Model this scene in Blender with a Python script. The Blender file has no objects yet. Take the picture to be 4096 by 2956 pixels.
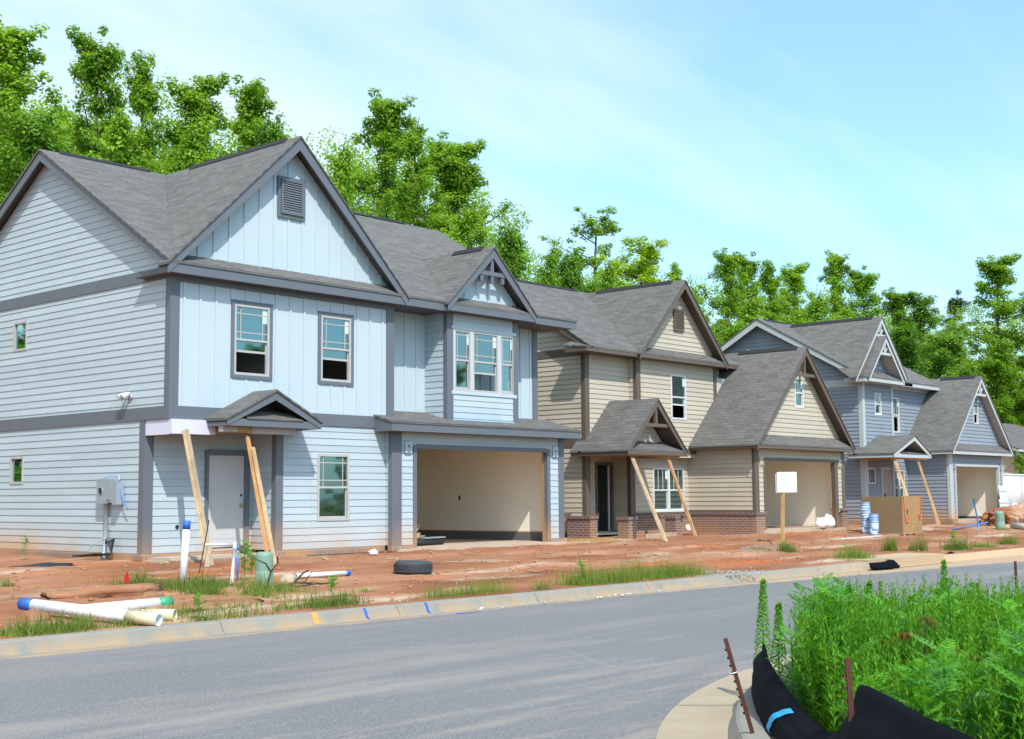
import bpy, math, random
import numpy as np
from mathutils import Vector, Matrix
random.seed(7); rng = np.random.default_rng(7)
rad = math.radians
SC = bpy.context.scene
COL = SC.collection
CAM_Z = 1.1

# ------------------------------------------------------------------ camera
F_PX, W_PX, H_PX = 5266.5, 4096, 2956
def cam_axes(yaw, pitch, roll):
    c, s = math.cos(yaw), math.sin(yaw)
    f = Vector((s*math.cos(pitch), c*math.cos(pitch), math.sin(pitch)))
    r = Vector((c, -s, 0)); u = r.cross(f)
    return r*math.cos(roll)+u*math.sin(roll), -r*math.sin(roll)+u*math.cos(roll), f
CR, CU, CF = cam_axes(rad(48.383), rad(5.5153), rad(-0.4219))
cd = bpy.data.cameras.new('camera'); cam = bpy.data.objects.new('camera', cd); COL.objects.link(cam)
cam.matrix_world = Matrix(((CR.x, CU.x, -CF.x, 0), (CR.y, CU.y, -CF.y, 0), (CR.z, CU.z, -CF.z, CAM_Z), (0, 0, 0, 1)))
cd.sensor_width = 36; cd.sensor_fit = 'HORIZONTAL'; cd.lens = F_PX/W_PX*36
cd.clip_start = 0.05; cd.clip_end = 3000
SC.camera = cam

def yardz(x, y):
    """height of the graded lot (before small bumps)"""
    if y < 14.0: return -0.45
    t = min(1, (y-14.0)/7.6); return -0.45 + 0.34*t
def ray(x, y):
    """direction of a photo point given in 2268x1637 pixels"""
    px, py = x/2268*4096, y/1637*2956
    return CR*((px-2048)/F_PX) - CU*((py-1478)/F_PX) + CF
def at(x, y, **k):
    d = ray(x, y); ax, v = list(k.items())[0]
    o = Vector((0, 0, CAM_Z)); i = 'XYZ'.index(ax)
    return o + d*((v-o[i])/d[i])
def gnd(x, y):
    """point of the lot under a photo point"""
    d = ray(x, y); s = 0.34/7.6
    t = (-0.45 - s*14.0 - CAM_Z)/(d.z - s*d.y)
    p = Vector((0, 0, CAM_Z)) + d*t
    return p

# ------------------------------------------------------------------ materials
def newmat(name):
    m = bpy.data.materials.new(name); m.use_nodes = True
    nt = m.node_tree; nt.nodes.clear()
    out = nt.nodes.new('ShaderNodeOutputMaterial'); b = nt.nodes.new('ShaderNodeBsdfPrincipled')
    nt.links.new(b.outputs[0], out.inputs[0])
    return m, nt, b, out
def nd(nt, t, **kw):
    n = nt.nodes.new(t)
    for k, v in kw.items(): setattr(n, k, v)
    return n
def noise(nt, scale, detail=3, vec=None, rough=.55):
    n = nd(nt, 'ShaderNodeTexNoise'); n.inputs['Scale'].default_value = scale; n.inputs['Detail'].default_value = detail
    n.inputs['Roughness'].default_value = rough
    if vec: nt.links.new(vec, n.inputs['Vector'])
    return n.outputs['Fac']
def ramp(nt, fac, stops):
    r = nd(nt, 'ShaderNodeValToRGB'); e = r.color_ramp.elements
    while len(e) < len(stops): e.new(.5)
    for i, (p, c) in enumerate(stops):
        e[i].position = p; e[i].color = (*c, 1) if len(c) == 3 else c
    nt.links.new(fac, r.inputs[0]); return r.outputs[0]
def mix(nt, fac, a, b, mode='MIX'):
    m = nd(nt, 'ShaderNodeMix', data_type='RGBA', blend_type=mode)
    for s, v in ((0, fac), (6, a), (7, b)):
        if hasattr(v, 'links'): nt.links.new(v, m.inputs[s])
        else: m.inputs[s].default_value = v if s == 0 else (*v, 1)
    return m.outputs[2]
def mathn(nt, op, a, b=None):
    m = nd(nt, 'ShaderNodeMath', operation=op)
    for i, v in enumerate((a, b)):
        if v is None: continue
        if hasattr(v, 'links'): nt.links.new(v, m.inputs[i])
        else: m.inputs[i].default_value = v
    return m.outputs[0]
def maprange(nt, v, a, b, c=0, d=1):
    m = nd(nt, 'ShaderNodeMapRange'); nt.links.new(v, m.inputs[0])
    for i, x in enumerate((a, b, c, d)): m.inputs[i+1].default_value = x
    return m.outputs[0]
def bump(nt, b, h, strength, dist=.01):
    n = nd(nt, 'ShaderNodeBump'); n.inputs['Strength'].default_value = strength; n.inputs['Distance'].default_value = dist
    nt.links.new(h, n.inputs['Height']); nt.links.new(n.outputs[0], b.inputs['Normal'])
def wpos(nt): return nd(nt, 'ShaderNodeNewGeometry').outputs['Position']
def sep(nt, v):
    s = nd(nt, 'ShaderNodeSeparateXYZ'); nt.links.new(v, s.inputs[0]); return s.outputs
CLAY = (.42, .17, .065)
def paint(name, col, rough=.55, stain=0.0, var=.06, ztop=.75, lap=False):
    m, nt, b, o = newmat(name); p = wpos(nt)
    n1 = noise(nt, 1.3, 4, p); n2 = noise(nt, 30, 3, p)
    dark = tuple(c*(1-var*1.6) for c in col); lite = tuple(min(1, c*(1+var)) for c in col)
    c = mix(nt, n1, dark, lite); c = mix(nt, mathn(nt, 'MULTIPLY', n2, .12), c, dark)
    if lap:
        q = sep(nt, p); cb = nd(nt, 'ShaderNodeCombineXYZ'); nt.links.new(mathn(nt, 'ADD', q[0], q[1]), cb.inputs[0]); nt.links.new(mathn(nt, 'ADD', q[2], .1475*4-.03), cb.inputs[1])
        br = nd(nt, 'ShaderNodeTexBrick'); nt.links.new(cb.outputs[0], br.inputs['Vector']); br.offset = .41; br.offset_frequency = 2; br.squash = 1
        for k_, v_ in (('Scale', 1), ('Brick Width', 3.66), ('Row Height', .1475), ('Mortar Size', .0035), ('Mortar Smooth', 0), ('Bias', 0)): br.inputs[k_].default_value = v_
        br.inputs['Color1'].default_value = (.93, .93, .93, 1); br.inputs['Color2'].default_value = (1.05, 1.05, 1.05, 1); br.inputs['Mortar'].default_value = (.66, .66, .66, 1)
        c = mix(nt, 1, c, br.outputs[0], 'MULTIPLY')
    if stain > 0:
        z = sep(nt, p)[2]
        f = maprange(nt, z, .05, ztop, 1, 0)
        f = mathn(nt, 'MULTIPLY', f, maprange(nt, noise(nt, .45, 3, p), .38, .62, .12, 1))
        f = mathn(nt, 'MULTIPLY', mathn(nt, 'POWER', f, 1.4), stain)
        c = mix(nt, f, c, (.58, .30, .12))
    nt.links.new(c, b.inputs['Base Color']); b.inputs['Roughness'].default_value = rough
    bump(nt, b, n2, .08, .004)
    return m
def plain(name, col, rough=.6, metal=0, var=.12, scale=8):
    m, nt, b, o = newmat(name); tc = nd(nt, 'ShaderNodeTexCoord').outputs['Object']
    n = noise(nt, scale, 4, tc)
    c = mix(nt, n, tuple(x*(1-var) for x in col), tuple(min(1, x*(1+var)) for x in col))
    nt.links.new(c, b.inputs['Base Color']); b.inputs['Roughness'].default_value = rough; b.inputs['Metallic'].default_value = metal
    return m
def shingles(name, col):
    m, nt, b, o = newmat(name)
    uv = nd(nt, 'ShaderNodeUVMap').outputs[0]
    br = nd(nt, 'ShaderNodeTexBrick'); nt.links.new(uv, br.inputs['Vector'])
    br.inputs['Scale'].default_value = 1; br.inputs['Brick Width'].default_value = .32; br.inputs['Row Height'].default_value = .135
    br.inputs['Mortar Size'].default_value = .009; br.inputs['Mortar Smooth'].default_value = .2; br.inputs['Bias'].default_value = -.1
    br.offset = .37; br.squash = 1
    br.inputs['Color1'].default_value = (*[c*.78 for c in col], 1); br.inputs['Color2'].default_value = (*[c*1.34 for c in col], 1)
    br.inputs['Mortar'].default_value = (*[c*.42 for c in col], 1)
    mp = nd(nt, 'ShaderNodeMapping'); nt.links.new(uv, mp.inputs[0]); mp.inputs['Scale'].default_value = (1.1, 5.2, 1)
    n1 = noise(nt, 1.6, 4, mp.outputs[0]); n2 = noise(nt, .5, 3, uv); n3 = noise(nt, 55, 2, uv)
    c = mix(nt, maprange(nt, n1, .3, .7), br.outputs[0], (col[0]*1.35, col[1]*1.35, col[2]*1.34))
    c2 = mix(nt, .55, br.outputs[0], c)
    c2 = mix(nt, maprange(nt, n2, .3, .7, 0, .25), c2, tuple(x*.75 for x in col))
    c2 = mix(nt, mathn(nt, 'MULTIPLY', n3, .25), c2, tuple(x*.7 for x in col))
    nt.links.new(c2, b.inputs['Base Color']); b.inputs['Roughness'].default_value = .95; b.inputs['Specular IOR Level'].default_value = .2
    h = mathn(nt, 'ADD', mathn(nt, 'SUBTRACT', 1, br.outputs['Fac']), mathn(nt, 'MULTIPLY', n3, .3))
    bump(nt, b, h, .5, .012)
    return m
def bricks(name, c1, c2, mortar, soldier=False, stain=0.5):
    m, nt, b, o = newmat(name); p = wpos(nt); s = sep(nt, p)
    cb = nd(nt, 'ShaderNodeCombineXYZ'); nt.links.new(mathn(nt, 'ADD', s[0], s[1]), cb.inputs[0]); nt.links.new(s[2], cb.inputs[1])
    br = nd(nt, 'ShaderNodeTexBrick'); nt.links.new(cb.outputs[0], br.inputs['Vector'])
    br.inputs['Scale'].default_value = 1
    br.inputs['Brick Width'].default_value = .085 if soldier else .215; br.inputs['Row Height'].default_value = .3 if soldier else .075
    br.inputs['Mortar Size'].default_value = .009; br.inputs['Mortar Smooth'].default_value = .1
    br.inputs['Color1'].default_value = (*c1, 1); br.inputs['Color2'].default_value = (*c2, 1); br.inputs['Mortar'].default_value = (*mortar, 1)
    n = noise(nt, 6, 4, p)
    c = mix(nt, mathn(nt, 'MULTIPLY', n, .4), br.outputs[0], tuple(x*.7 for x in c1))
    f = mathn(nt, 'MULTIPLY', maprange(nt, s[2], -.1, .5, 1, .1), maprange(nt, noise(nt, .8, 3, p), .4, .6, .1, 1))
    c = mix(nt, mathn(nt, 'MULTIPLY', f, stain), c, (.5, .25, .10))
    nt.links.new(c, b.inputs['Base Color']); b.inputs['Roughness'].default_value = .9
    bump(nt, b, mathn(nt, 'SUBTRACT', 1, br.outputs['Fac']), .6, .01)
    return m
def woodmat(name, c1, c2, axis=2, scale=14):
    m, nt, b, o = newmat(name); tc = nd(nt, 'ShaderNodeTexCoord').outputs['Object']
    mp = nd(nt, 'ShaderNodeMapping'); nt.links.new(tc, mp.inputs[0]); sc = [1, 1, 1]; sc[axis] = .08
    mp.inputs['Scale'].default_value = sc
    n = noise(nt, scale*2, 5, mp.outputs[0]); n2 = noise(nt, 2.2, 3, tc)
    c = mix(nt, maprange(nt, n, .3, .7), c1, c2); c = mix(nt, maprange(nt, n2, .45, .6, 0, .6), c, tuple(x*.72 for x in c1))
    nt.links.new(c, b.inputs['Base Color']); b.inputs['Roughness'].default_value = .75
    return m
def leafmat(name, c1, c2, trans=.35, ob_var=True, spec=.25):
    m, nt, b, o = newmat(name); p = wpos(nt)
    g = nd(nt, 'ShaderNodeNewGeometry'); oi = nd(nt, 'ShaderNodeObjectInfo')
    f = mathn(nt, 'MULTIPLY', g.outputs['Random Per Island'], .62)
    f = mathn(nt, 'ADD', f, maprange(nt, noise(nt, .35, 3, p), .35, .65, -.05, .4))
    if ob_var: f = mathn(nt, 'ADD', f, maprange(nt, oi.outputs['Random'], 0, 1, -.16, .16))
    c = mix(nt, f, c1, c2); c = mix(nt, maprange(nt, g.outputs['Random Per Island'], .9, 1, 0, .5), c, (c2[0]*1.35, c2[1]*1.1, c2[2]))
    nt.links.new(c, b.inputs['Base Color']); b.inputs['Roughness'].default_value = .5; b.inputs['Specular IOR Level'].default_value = spec
    tr = nd(nt, 'ShaderNodeBsdfTranslucent'); c3 = mix(nt, .5, c, (c2[0]*1.5, c2[1]*1.35, c2[2]*.6))
    nt.links.new(c3, tr.inputs[0])
    ms = nd(nt, 'ShaderNodeMixShader'); ms.inputs[0].default_value = trans
    nt.links.new(b.outputs[0], ms.inputs[1]); nt.links.new(tr.outputs[0], ms.inputs[2]); nt.links.new(ms.outputs[0], o.inputs[0])
    return m
def glassmat(name):
    m, nt, b, o = newmat(name); nt.nodes.remove(b)
    gl = nd(nt, 'ShaderNodeBsdfGlossy'); gl.inputs[0].default_value = (.46, .68, .70, 1); gl.inputs['Roughness'].default_value = .03
    tr = nd(nt, 'ShaderNodeBsdfTransparent'); tr.inputs[0].default_value = (.30, .45, .42, 1)
    n = noise(nt, 1.1, 2, wpos(nt)); bp = nd(nt, 'ShaderNodeBump'); bp.inputs['Strength'].default_value = .05; bp.inputs['Distance'].default_value = .05
    nt.links.new(n, bp.inputs['Height']); nt.links.new(bp.outputs[0], gl.inputs['Normal'])
    fr = nd(nt, 'ShaderNodeFresnel'); fr.inputs[0].default_value = 1.5
    f = maprange(nt, fr.outputs[0], .04, .5, .42, .85)
    ms = nd(nt, 'ShaderNodeMixShader'); nt.links.new(f, ms.inputs[0]); nt.links.new(tr.outputs[0], ms.inputs[1]); nt.links.new(gl.outputs[0], ms.inputs[2])
    nt.links.new(ms.outputs[0], o.inputs[0]); return m

M = {}
M['sid1'] = paint('grey_blue_siding', (.43, .508, .555), .6, .75, lap=True)
M['bat1'] = paint('grey_blue_panel', (.465, .543, .59), .6, 0, .04)
M['trim1'] = paint('dark_grey_trim', (.125, .140, .165), .5, .6)
M['sid2'] = paint('beige_siding', (.50, .44, .345), .6, .3, lap=True)
M['trim2'] = paint('brown_trim', (.120, .092, .070), .5, .3)
M['sid3'] = paint('slate_blue_siding', (.245, .28, .33), .6, .85, lap=True)
M['trim3'] = paint('pale_trim', (.45, .485, .485), .5, .75, .06, .6)
M['sid4'] = paint('tan_siding', (.5, .42, .31), .6, 0)
M['roof1'] = shingles('weathered_shingles', (.140, .136, .130))
M['roof2'] = shingles('brown_grey_shingles', (.136, .129, .122))
M['roof3'] = shingles('grey_shingles', (.142, .137, .131))
M['vent'] = plain('black_ridge_vent', (.018, .019, .022), .8)
M['soffit1'] = plain('grey_soffit', (.085, .08, .08), .7)
M['soffit2'] = plain('brown_soffit', (.10, .078, .062), .7)
M['soffit3'] = plain('pale_soffit', (.5, .47, .43), .7)
M['vinyl'] = plain('almond_vinyl', (.43, .42, .405), .4)
M['white'] = plain('white_vinyl', (.62, .63, .63), .4, 0, .05)
M['glass'] = glassmat('window_glass')
M['sticker'] = plain('sticker', (.55, .75, .75), .5)
M['dry'] = paint('drywall', (.92, .855, .74), .85, 0, .05)
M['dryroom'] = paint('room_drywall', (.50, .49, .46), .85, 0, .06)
M['slab'] = plain('slab_concrete', (.46, .36, .27), .9, 0, .25, 2)
M['stem'] = plain('stem_wall', (.12, .12, .125), .9, 0, .2, 3)
M['osb'] = plain('raw_sheathing', (.38, .22, .09), .8)
M['wrap'] = plain('house_wrap', (.60, .60, .72), .5, 0, .12, 10)
M['wrapdirty'] = plain('dirty_house_wrap', (.36, .33, .31), .6, 0, .3, 5)
M['brick'] = bricks('brown_brick', (.19, .10, .085), (.13, .085, .09), (.42, .37, .33))
M['rowlock'] = bricks('rowlock_brick', (.28, .17, .12), (.20, .15, .13), (.40, .34, .29), True, .8)
M['rowlock2'] = bricks('rowlock_cap', (.19, .11, .09), (.13, .09, .09), (.38, .33, .30), True, .1)
M['doorp'] = paint('primed_door', (.52, .52, .52), .5, 0, .04)
M['doorr'] = paint('tan_door', (.36, .31, .27), .5, 0, .04)
M['brass'] = plain('brass', (.55, .38, .12), .35, 1)
M['dark'] = plain('black_plastic', (.02, .021, .023), .5)
M['timber'] = woodmat('pine_timber', (.50, .33, .17), (.62, .46, .28))
M['timber2'] = woodmat('orange_timber', (.55, .25, .09), (.62, .36, .16))
M['timber3'] = woodmat('weathered_timber', (.36, .27, .18), (.48, .38, .26))
M['post'] = woodmat('yellow_post', (.48, .30, .10), (.56, .38, .15))
M['pvc'] = plain('white_pvc', (.74, .76, .80), .35, 0, .05)
M['pvcold'] = plain('yellowed_pvc', (.62, .55, .36), .4, 0, .1)
M['blue'] = plain('blue_paint', (.02, .11, .50), .5, 0, .3, 14)
M['bluepipe'] = plain('blue_pipe', (.04, .22, .62), .4)
M['green'] = plain('green_ink', (.03, .35, .16), .5, 0, .3, 14)
M['ped'] = plain('pedestal_green', (.19, .30, .235), .55, 0, .08, 5)
M['metal'] = plain('galvanised_grey', (.34, .40, .45), .45, .3)
M['cable'] = plain('black_cable', (.02, .02, .02), .6)
M['red'] = plain('red_flag', (.6, .02, .02), .6)
M['rust'] = plain('rusty_steel', (.10, .035, .025), .8, .2, .4, 20)
M['rubber'] = plain('tyre_rubber', (.045, .052, .065), .75, 0, .35, 9)
M['bag'] = plain('white_plastic', (.78, .80, .84), .4, 0, .05)
M['bucket'] = plain('blue_white_bucket', (.22, .35, .58), .45, 0, .25, 12)
M['stone'] = plain('stones', (.45, .36, .28), .9, 0, .35, 3)
M['clod'] = plain('clay_clods', (.36, .155, .075), .95, 0, .4, 2)
M['gravel'] = plain('crushed_gravel', (.34, .33, .32), .9, 0, .35, 5)
M['wstone'] = plain('pale_stones', (.55, .53, .50), .9, 0, .3, 3)
M['bark'] = plain('bark', (.11, .085, .06), .9, 0, .35, 6)
M['stick'] = plain('dead_wood', (.05, .035, .028), .9)
M['leafA'] = leafmat('poplar_leaves', (.075, .20, .012), (.33, .54, .045), .45)
M['leafB'] = leafmat('fresh_yellow_leaves', (.19, .35, .012), (.44, .62, .03), .45)
M['leafC'] = leafmat('deep_green_leaves', (.05, .16, .014), (.23, .42, .04), .42)
M['leafP'] = leafmat('pine_needles', (.012, .035, .014), (.04, .085, .03), .15)
M['weed'] = leafmat('weed_green', (.030, .15, .006), (.18, .43, .025), .4, False)
M['rag'] = leafmat('ragweed_green', (.04, .20, .014), (.17, .45, .035), .35, False)
M['dead'] = leafmat('dead_stalk', (.30, .24, .14), (.5, .42, .28), .1, False)
M['sumac'] = leafmat('brown_leaves', (.10, .035, .012), (.16, .11, .015), .35, False)
M['grass'] = leafmat('grass_blades', (.07, .16, .012), (.26, .34, .06), .35, False)
M['turf'] = leafmat('turf_blades', (.022, .105, .006), (.26, .32, .07), .3, False)
M['straw'] = leafmat('straw', (.40, .28, .07), (.6, .45, .16), .3, False)

# osb with strand pattern
m, nt, b, o = newmat('strand_board'); tc = nd(nt, 'ShaderNodeTexCoord').outputs['Object']
v = nd(nt, 'ShaderNodeTexVoronoi'); v.inputs['Scale'].default_value = 26; v.inputs['Randomness'].default_value = 1; nt.links.new(tc, v.inputs['Vector'])
c = mix(nt, sep(nt, v.outputs['Color'])[0], (.28, .155, .06), (.50, .30, .13)); c = mix(nt, noise(nt, 1.5, 4, tc), c, (.30, .19, .08))
nt.links.new(c, b.inputs['Base Color']); b.inputs['Roughness'].default_value = .7; M['strand'] = m
m, nt, b, o = newmat('weathered_board'); tc = nd(nt, 'ShaderNodeTexCoord').outputs['Object']
c = mix(nt, noise(nt, 2.5, 5, tc), (.17, .115, .058), (.28, .19, .09)); c = mix(nt, mathn(nt, 'MULTIPLY', noise(nt, 50, 3, tc), .4), c, (.2, .14, .08))
nt.links.new(c, b.inputs['Base Color']); b.inputs['Roughness'].default_value = .7; M['board'] = m

# asphalt
m, nt, b, o = newmat('asphalt'); p = wpos(nt)
n1 = noise(nt, 70, 2, p); n2 = noise(nt, .35, 4, p)
c = mix(nt, maprange(nt, n1, .38, .64), (.079, .078, .079), (.245, .243, .244))
n5 = noise(nt, 22, 3, p); c = mix(nt, maprange(nt, n5, .52, .70, 0, .5), c, (.28, .285, .292))
c = mix(nt, maprange(nt, n2, .3, .7, 0, .35), c, (.19, .19, .19))
mp = nd(nt, 'ShaderNodeMapping'); nt.links.new(p, mp.inputs[0]); mp.inputs['Scale'].default_value = (.22, 1.3, 1); mp.inputs['Rotation'].default_value = (0, 0, rad(-4))
n3 = noise(nt, .9, 6, mp.outputs[0], .62)
s = sep(nt, p)
near = maprange(nt, s[1], 5.5, 11.5, 1, .18)
far = maprange(nt, s[0], 24, 40, 0, .55)
amt = mathn(nt, 'ADD', near, far)
dust = mathn(nt, 'MULTIPLY', maprange(nt, n3, .47, .64), amt)
c = mix(nt, mathn(nt, 'MULTIPLY', dust, .68), c, (.42, .345, .28))
# clay washed along the far gutter
edge = mathn(nt, 'ADD', s[1], maprange(nt, noise(nt, 1.2, 4, p), .3, .7, -.10, .10))
edge = mathn(nt, 'ADD', edge, maprange(nt, s[0], 20, 42, 0, 1.9))
c = mix(nt, maprange(nt, edge, 13.58, 13.80, 0, .75), c, (.50, .33, .20))
# fine cracks / tyre lines along the street
w = nd(nt, 'ShaderNodeTexVoronoi', feature='DISTANCE_TO_EDGE'); w.inputs['Scale'].default_value = .22; 
mpv = nd(nt, 'ShaderNodeMapping'); nt.links.new(p, mpv.inputs[0]); mpv.inputs['Scale'].default_value = (.35, 1, 1)
ad = nd(nt, 'ShaderNodeMix', data_type='VECTOR'); 
nz = nd(nt, 'ShaderNodeTexNoise'); nz.inputs['Scale'].default_value = 1.4; nt.links.new(p, nz.inputs['Vector'])
ad.inputs[0].default_value = .06; nt.links.new(mpv.outputs[0], ad.inputs[4]); nt.links.new(nz.outputs['Color'], ad.inputs[5])
nt.links.new(ad.outputs[1], w.inputs['Vector'])
crack = maprange(nt, w.outputs['Distance'], .001, .005, .12, 0)
c = mix(nt, crack, c, (.36, .35, .34))
nt.links.new(c, b.inputs['Base Color']); b.inputs['Roughness'].default_value = .85; b.inputs['Specular IOR Level'].default_value = .35
bump(nt, b, n1, .35, .006); M['asphalt'] = m

# red clay
m, nt, b, o = newmat('red_clay'); p = wpos(nt); s = sep(nt, p)
mp = nd(nt, 'ShaderNodeMapping'); nt.links.new(p, mp.inputs[0]); mp.inputs['Scale'].default_value = (.32, .95, 1)
n1 = noise(nt, .75, 6, mp.outputs[0], .52); n2 = noise(nt, 3.1, 5, p); n3 = noise(nt, 28, 3, p); n4 = noise(nt, .55, 4, mp.outputs[0], .5)
c = ramp(nt, n1, [(.30, (.185, .068, .030)), (.45, (.29, .122, .062)), (.60, (.365, .18, .10)), (.76, (.48, .31, .19))])
mp2 = nd(nt, 'ShaderNodeMapping'); nt.links.new(p, mp2.inputs[0]); mp2.inputs['Scale'].default_value = (.22, .9, 1); mp2.inputs['Location'].default_value = (3.7, 8.1, 0)
n6 = noise(nt, .62, 4, mp2.outputs[0])
c = mix(nt, maprange(nt, n6, .56, .64, 0, .85), c, (.46, .125, .040))
mp3 = nd(nt, 'ShaderNodeMapping'); nt.links.new(p, mp3.inputs[0]); mp3.inputs['Scale'].default_value = (.25, 1.2, 1); mp3.inputs['Location'].default_value = (13.7, 1.1, 0)
c = mix(nt, maprange(nt, noise(nt, .7, 5, mp3.outputs[0]), .55, .68, 0, .75), c, (.58, .47, .36))
c = mix(nt, maprange(nt, n2, .5, .75, 0, .45), c, (.23, .105, .055))
c = mix(nt, maprange(nt, n3, .55, .75, 0, .4), c, (.52, .36, .24))
nt.links.new(c, b.inputs['Base Color']); b.inputs['Roughness'].default_value = .95; b.inputs['Specular IOR Level'].default_value = .15
bump(nt, b, mathn(nt, 'ADD', mathn(nt, 'MULTIPLY', n2, .8), mathn(nt, 'MULTIPLY', n3, .4)), .6, .04); M['clay'] = m

# kerb concrete, with clay streaks
def concrete(name, base, streak):
    m, nt, b, o = newmat(name); p = wpos(nt); s = sep(nt, p)
    n1 = noise(nt, 3, 5, p); n2 = noise(nt, 45, 2, p)
    c = mix(nt, n1, tuple(x*.8 for x in base), tuple(x*1.15 for x in base))
    c = mix(nt, maprange(nt, n2, .5, .8, 0, .3), c, tuple(x*.7 for x in base))
    mp = nd(nt, 'ShaderNodeMapping'); nt.links.new(p, mp.inputs[0]); mp.inputs['Scale'].default_value = (1.6, 1.6, .25)
    n3 = noise(nt, 2.2, 4, mp.outputs[0]); 
    f = mathn(nt, 'MULTIPLY', maprange(nt, n3, .36, .56), maprange(nt, s[2], -.56, -.43, 1, .08))
    c = mix(nt, mathn(nt, 'MULTIPLY', f, streak), c, (.35, .26, .17))
    fx = mathn(nt, 'MULTIPLY', maprange(nt, s[0], 24, 34, 0, .75), maprange(nt, s[1], 10, 12, 0, 1))
    c = mix(nt, fx, c, (.55, .36, .20))
    c = mix(nt, maprange(nt, noise(nt, 1.6, 5, p), .62, .75, 0, .5), c, (.14, .13, .125))
    nt.links.new(c, b.inputs['Base Color']); b.inputs['Roughness'].default_value = .9
    bump(nt, b, n2, .25, .005); return m
M['kerb'] = concrete('kerb_concrete', (.25, .242, .215), 1.0)
M['gutter'] = concrete('gutter_concrete', (.38, .315, .225), .4)

# silt-fence fabric
m, nt, b, o = newmat('black_fabric'); p = wpos(nt)
c = mix(nt, noise(nt, 3, 4, p), (.0025, .003, .005), (.006, .0075, .011))
nt.links.new(c, b.inputs['Base Color']); b.inputs['Roughness'].default_value = .8; b.inputs['Specular IOR Level'].default_value = .07
bump(nt, b, noise(nt, 300, 1, p), .2, .002); M['fabric'] = m
m, nt, b, o = newmat('wooded_ground'); p = wpos(nt)
c = mix(nt, noise(nt, .6, 5, p), (.05, .10, .02), (.16, .12, .05)); nt.links.new(c, b.inputs['Base Color']); b.inputs['Roughness'].default_value = 1; M['field'] = m
m, nt, b, o = newmat('weedy_soil'); p = wpos(nt)
c = mix(nt, noise(nt, 2.6, 5, p), (.05, .085, .015), (.16, .10, .05)); nt.links.new(c, b.inputs['Base Color']); b.inputs['Roughness'].default_value = 1; M['soil'] = m

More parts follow.
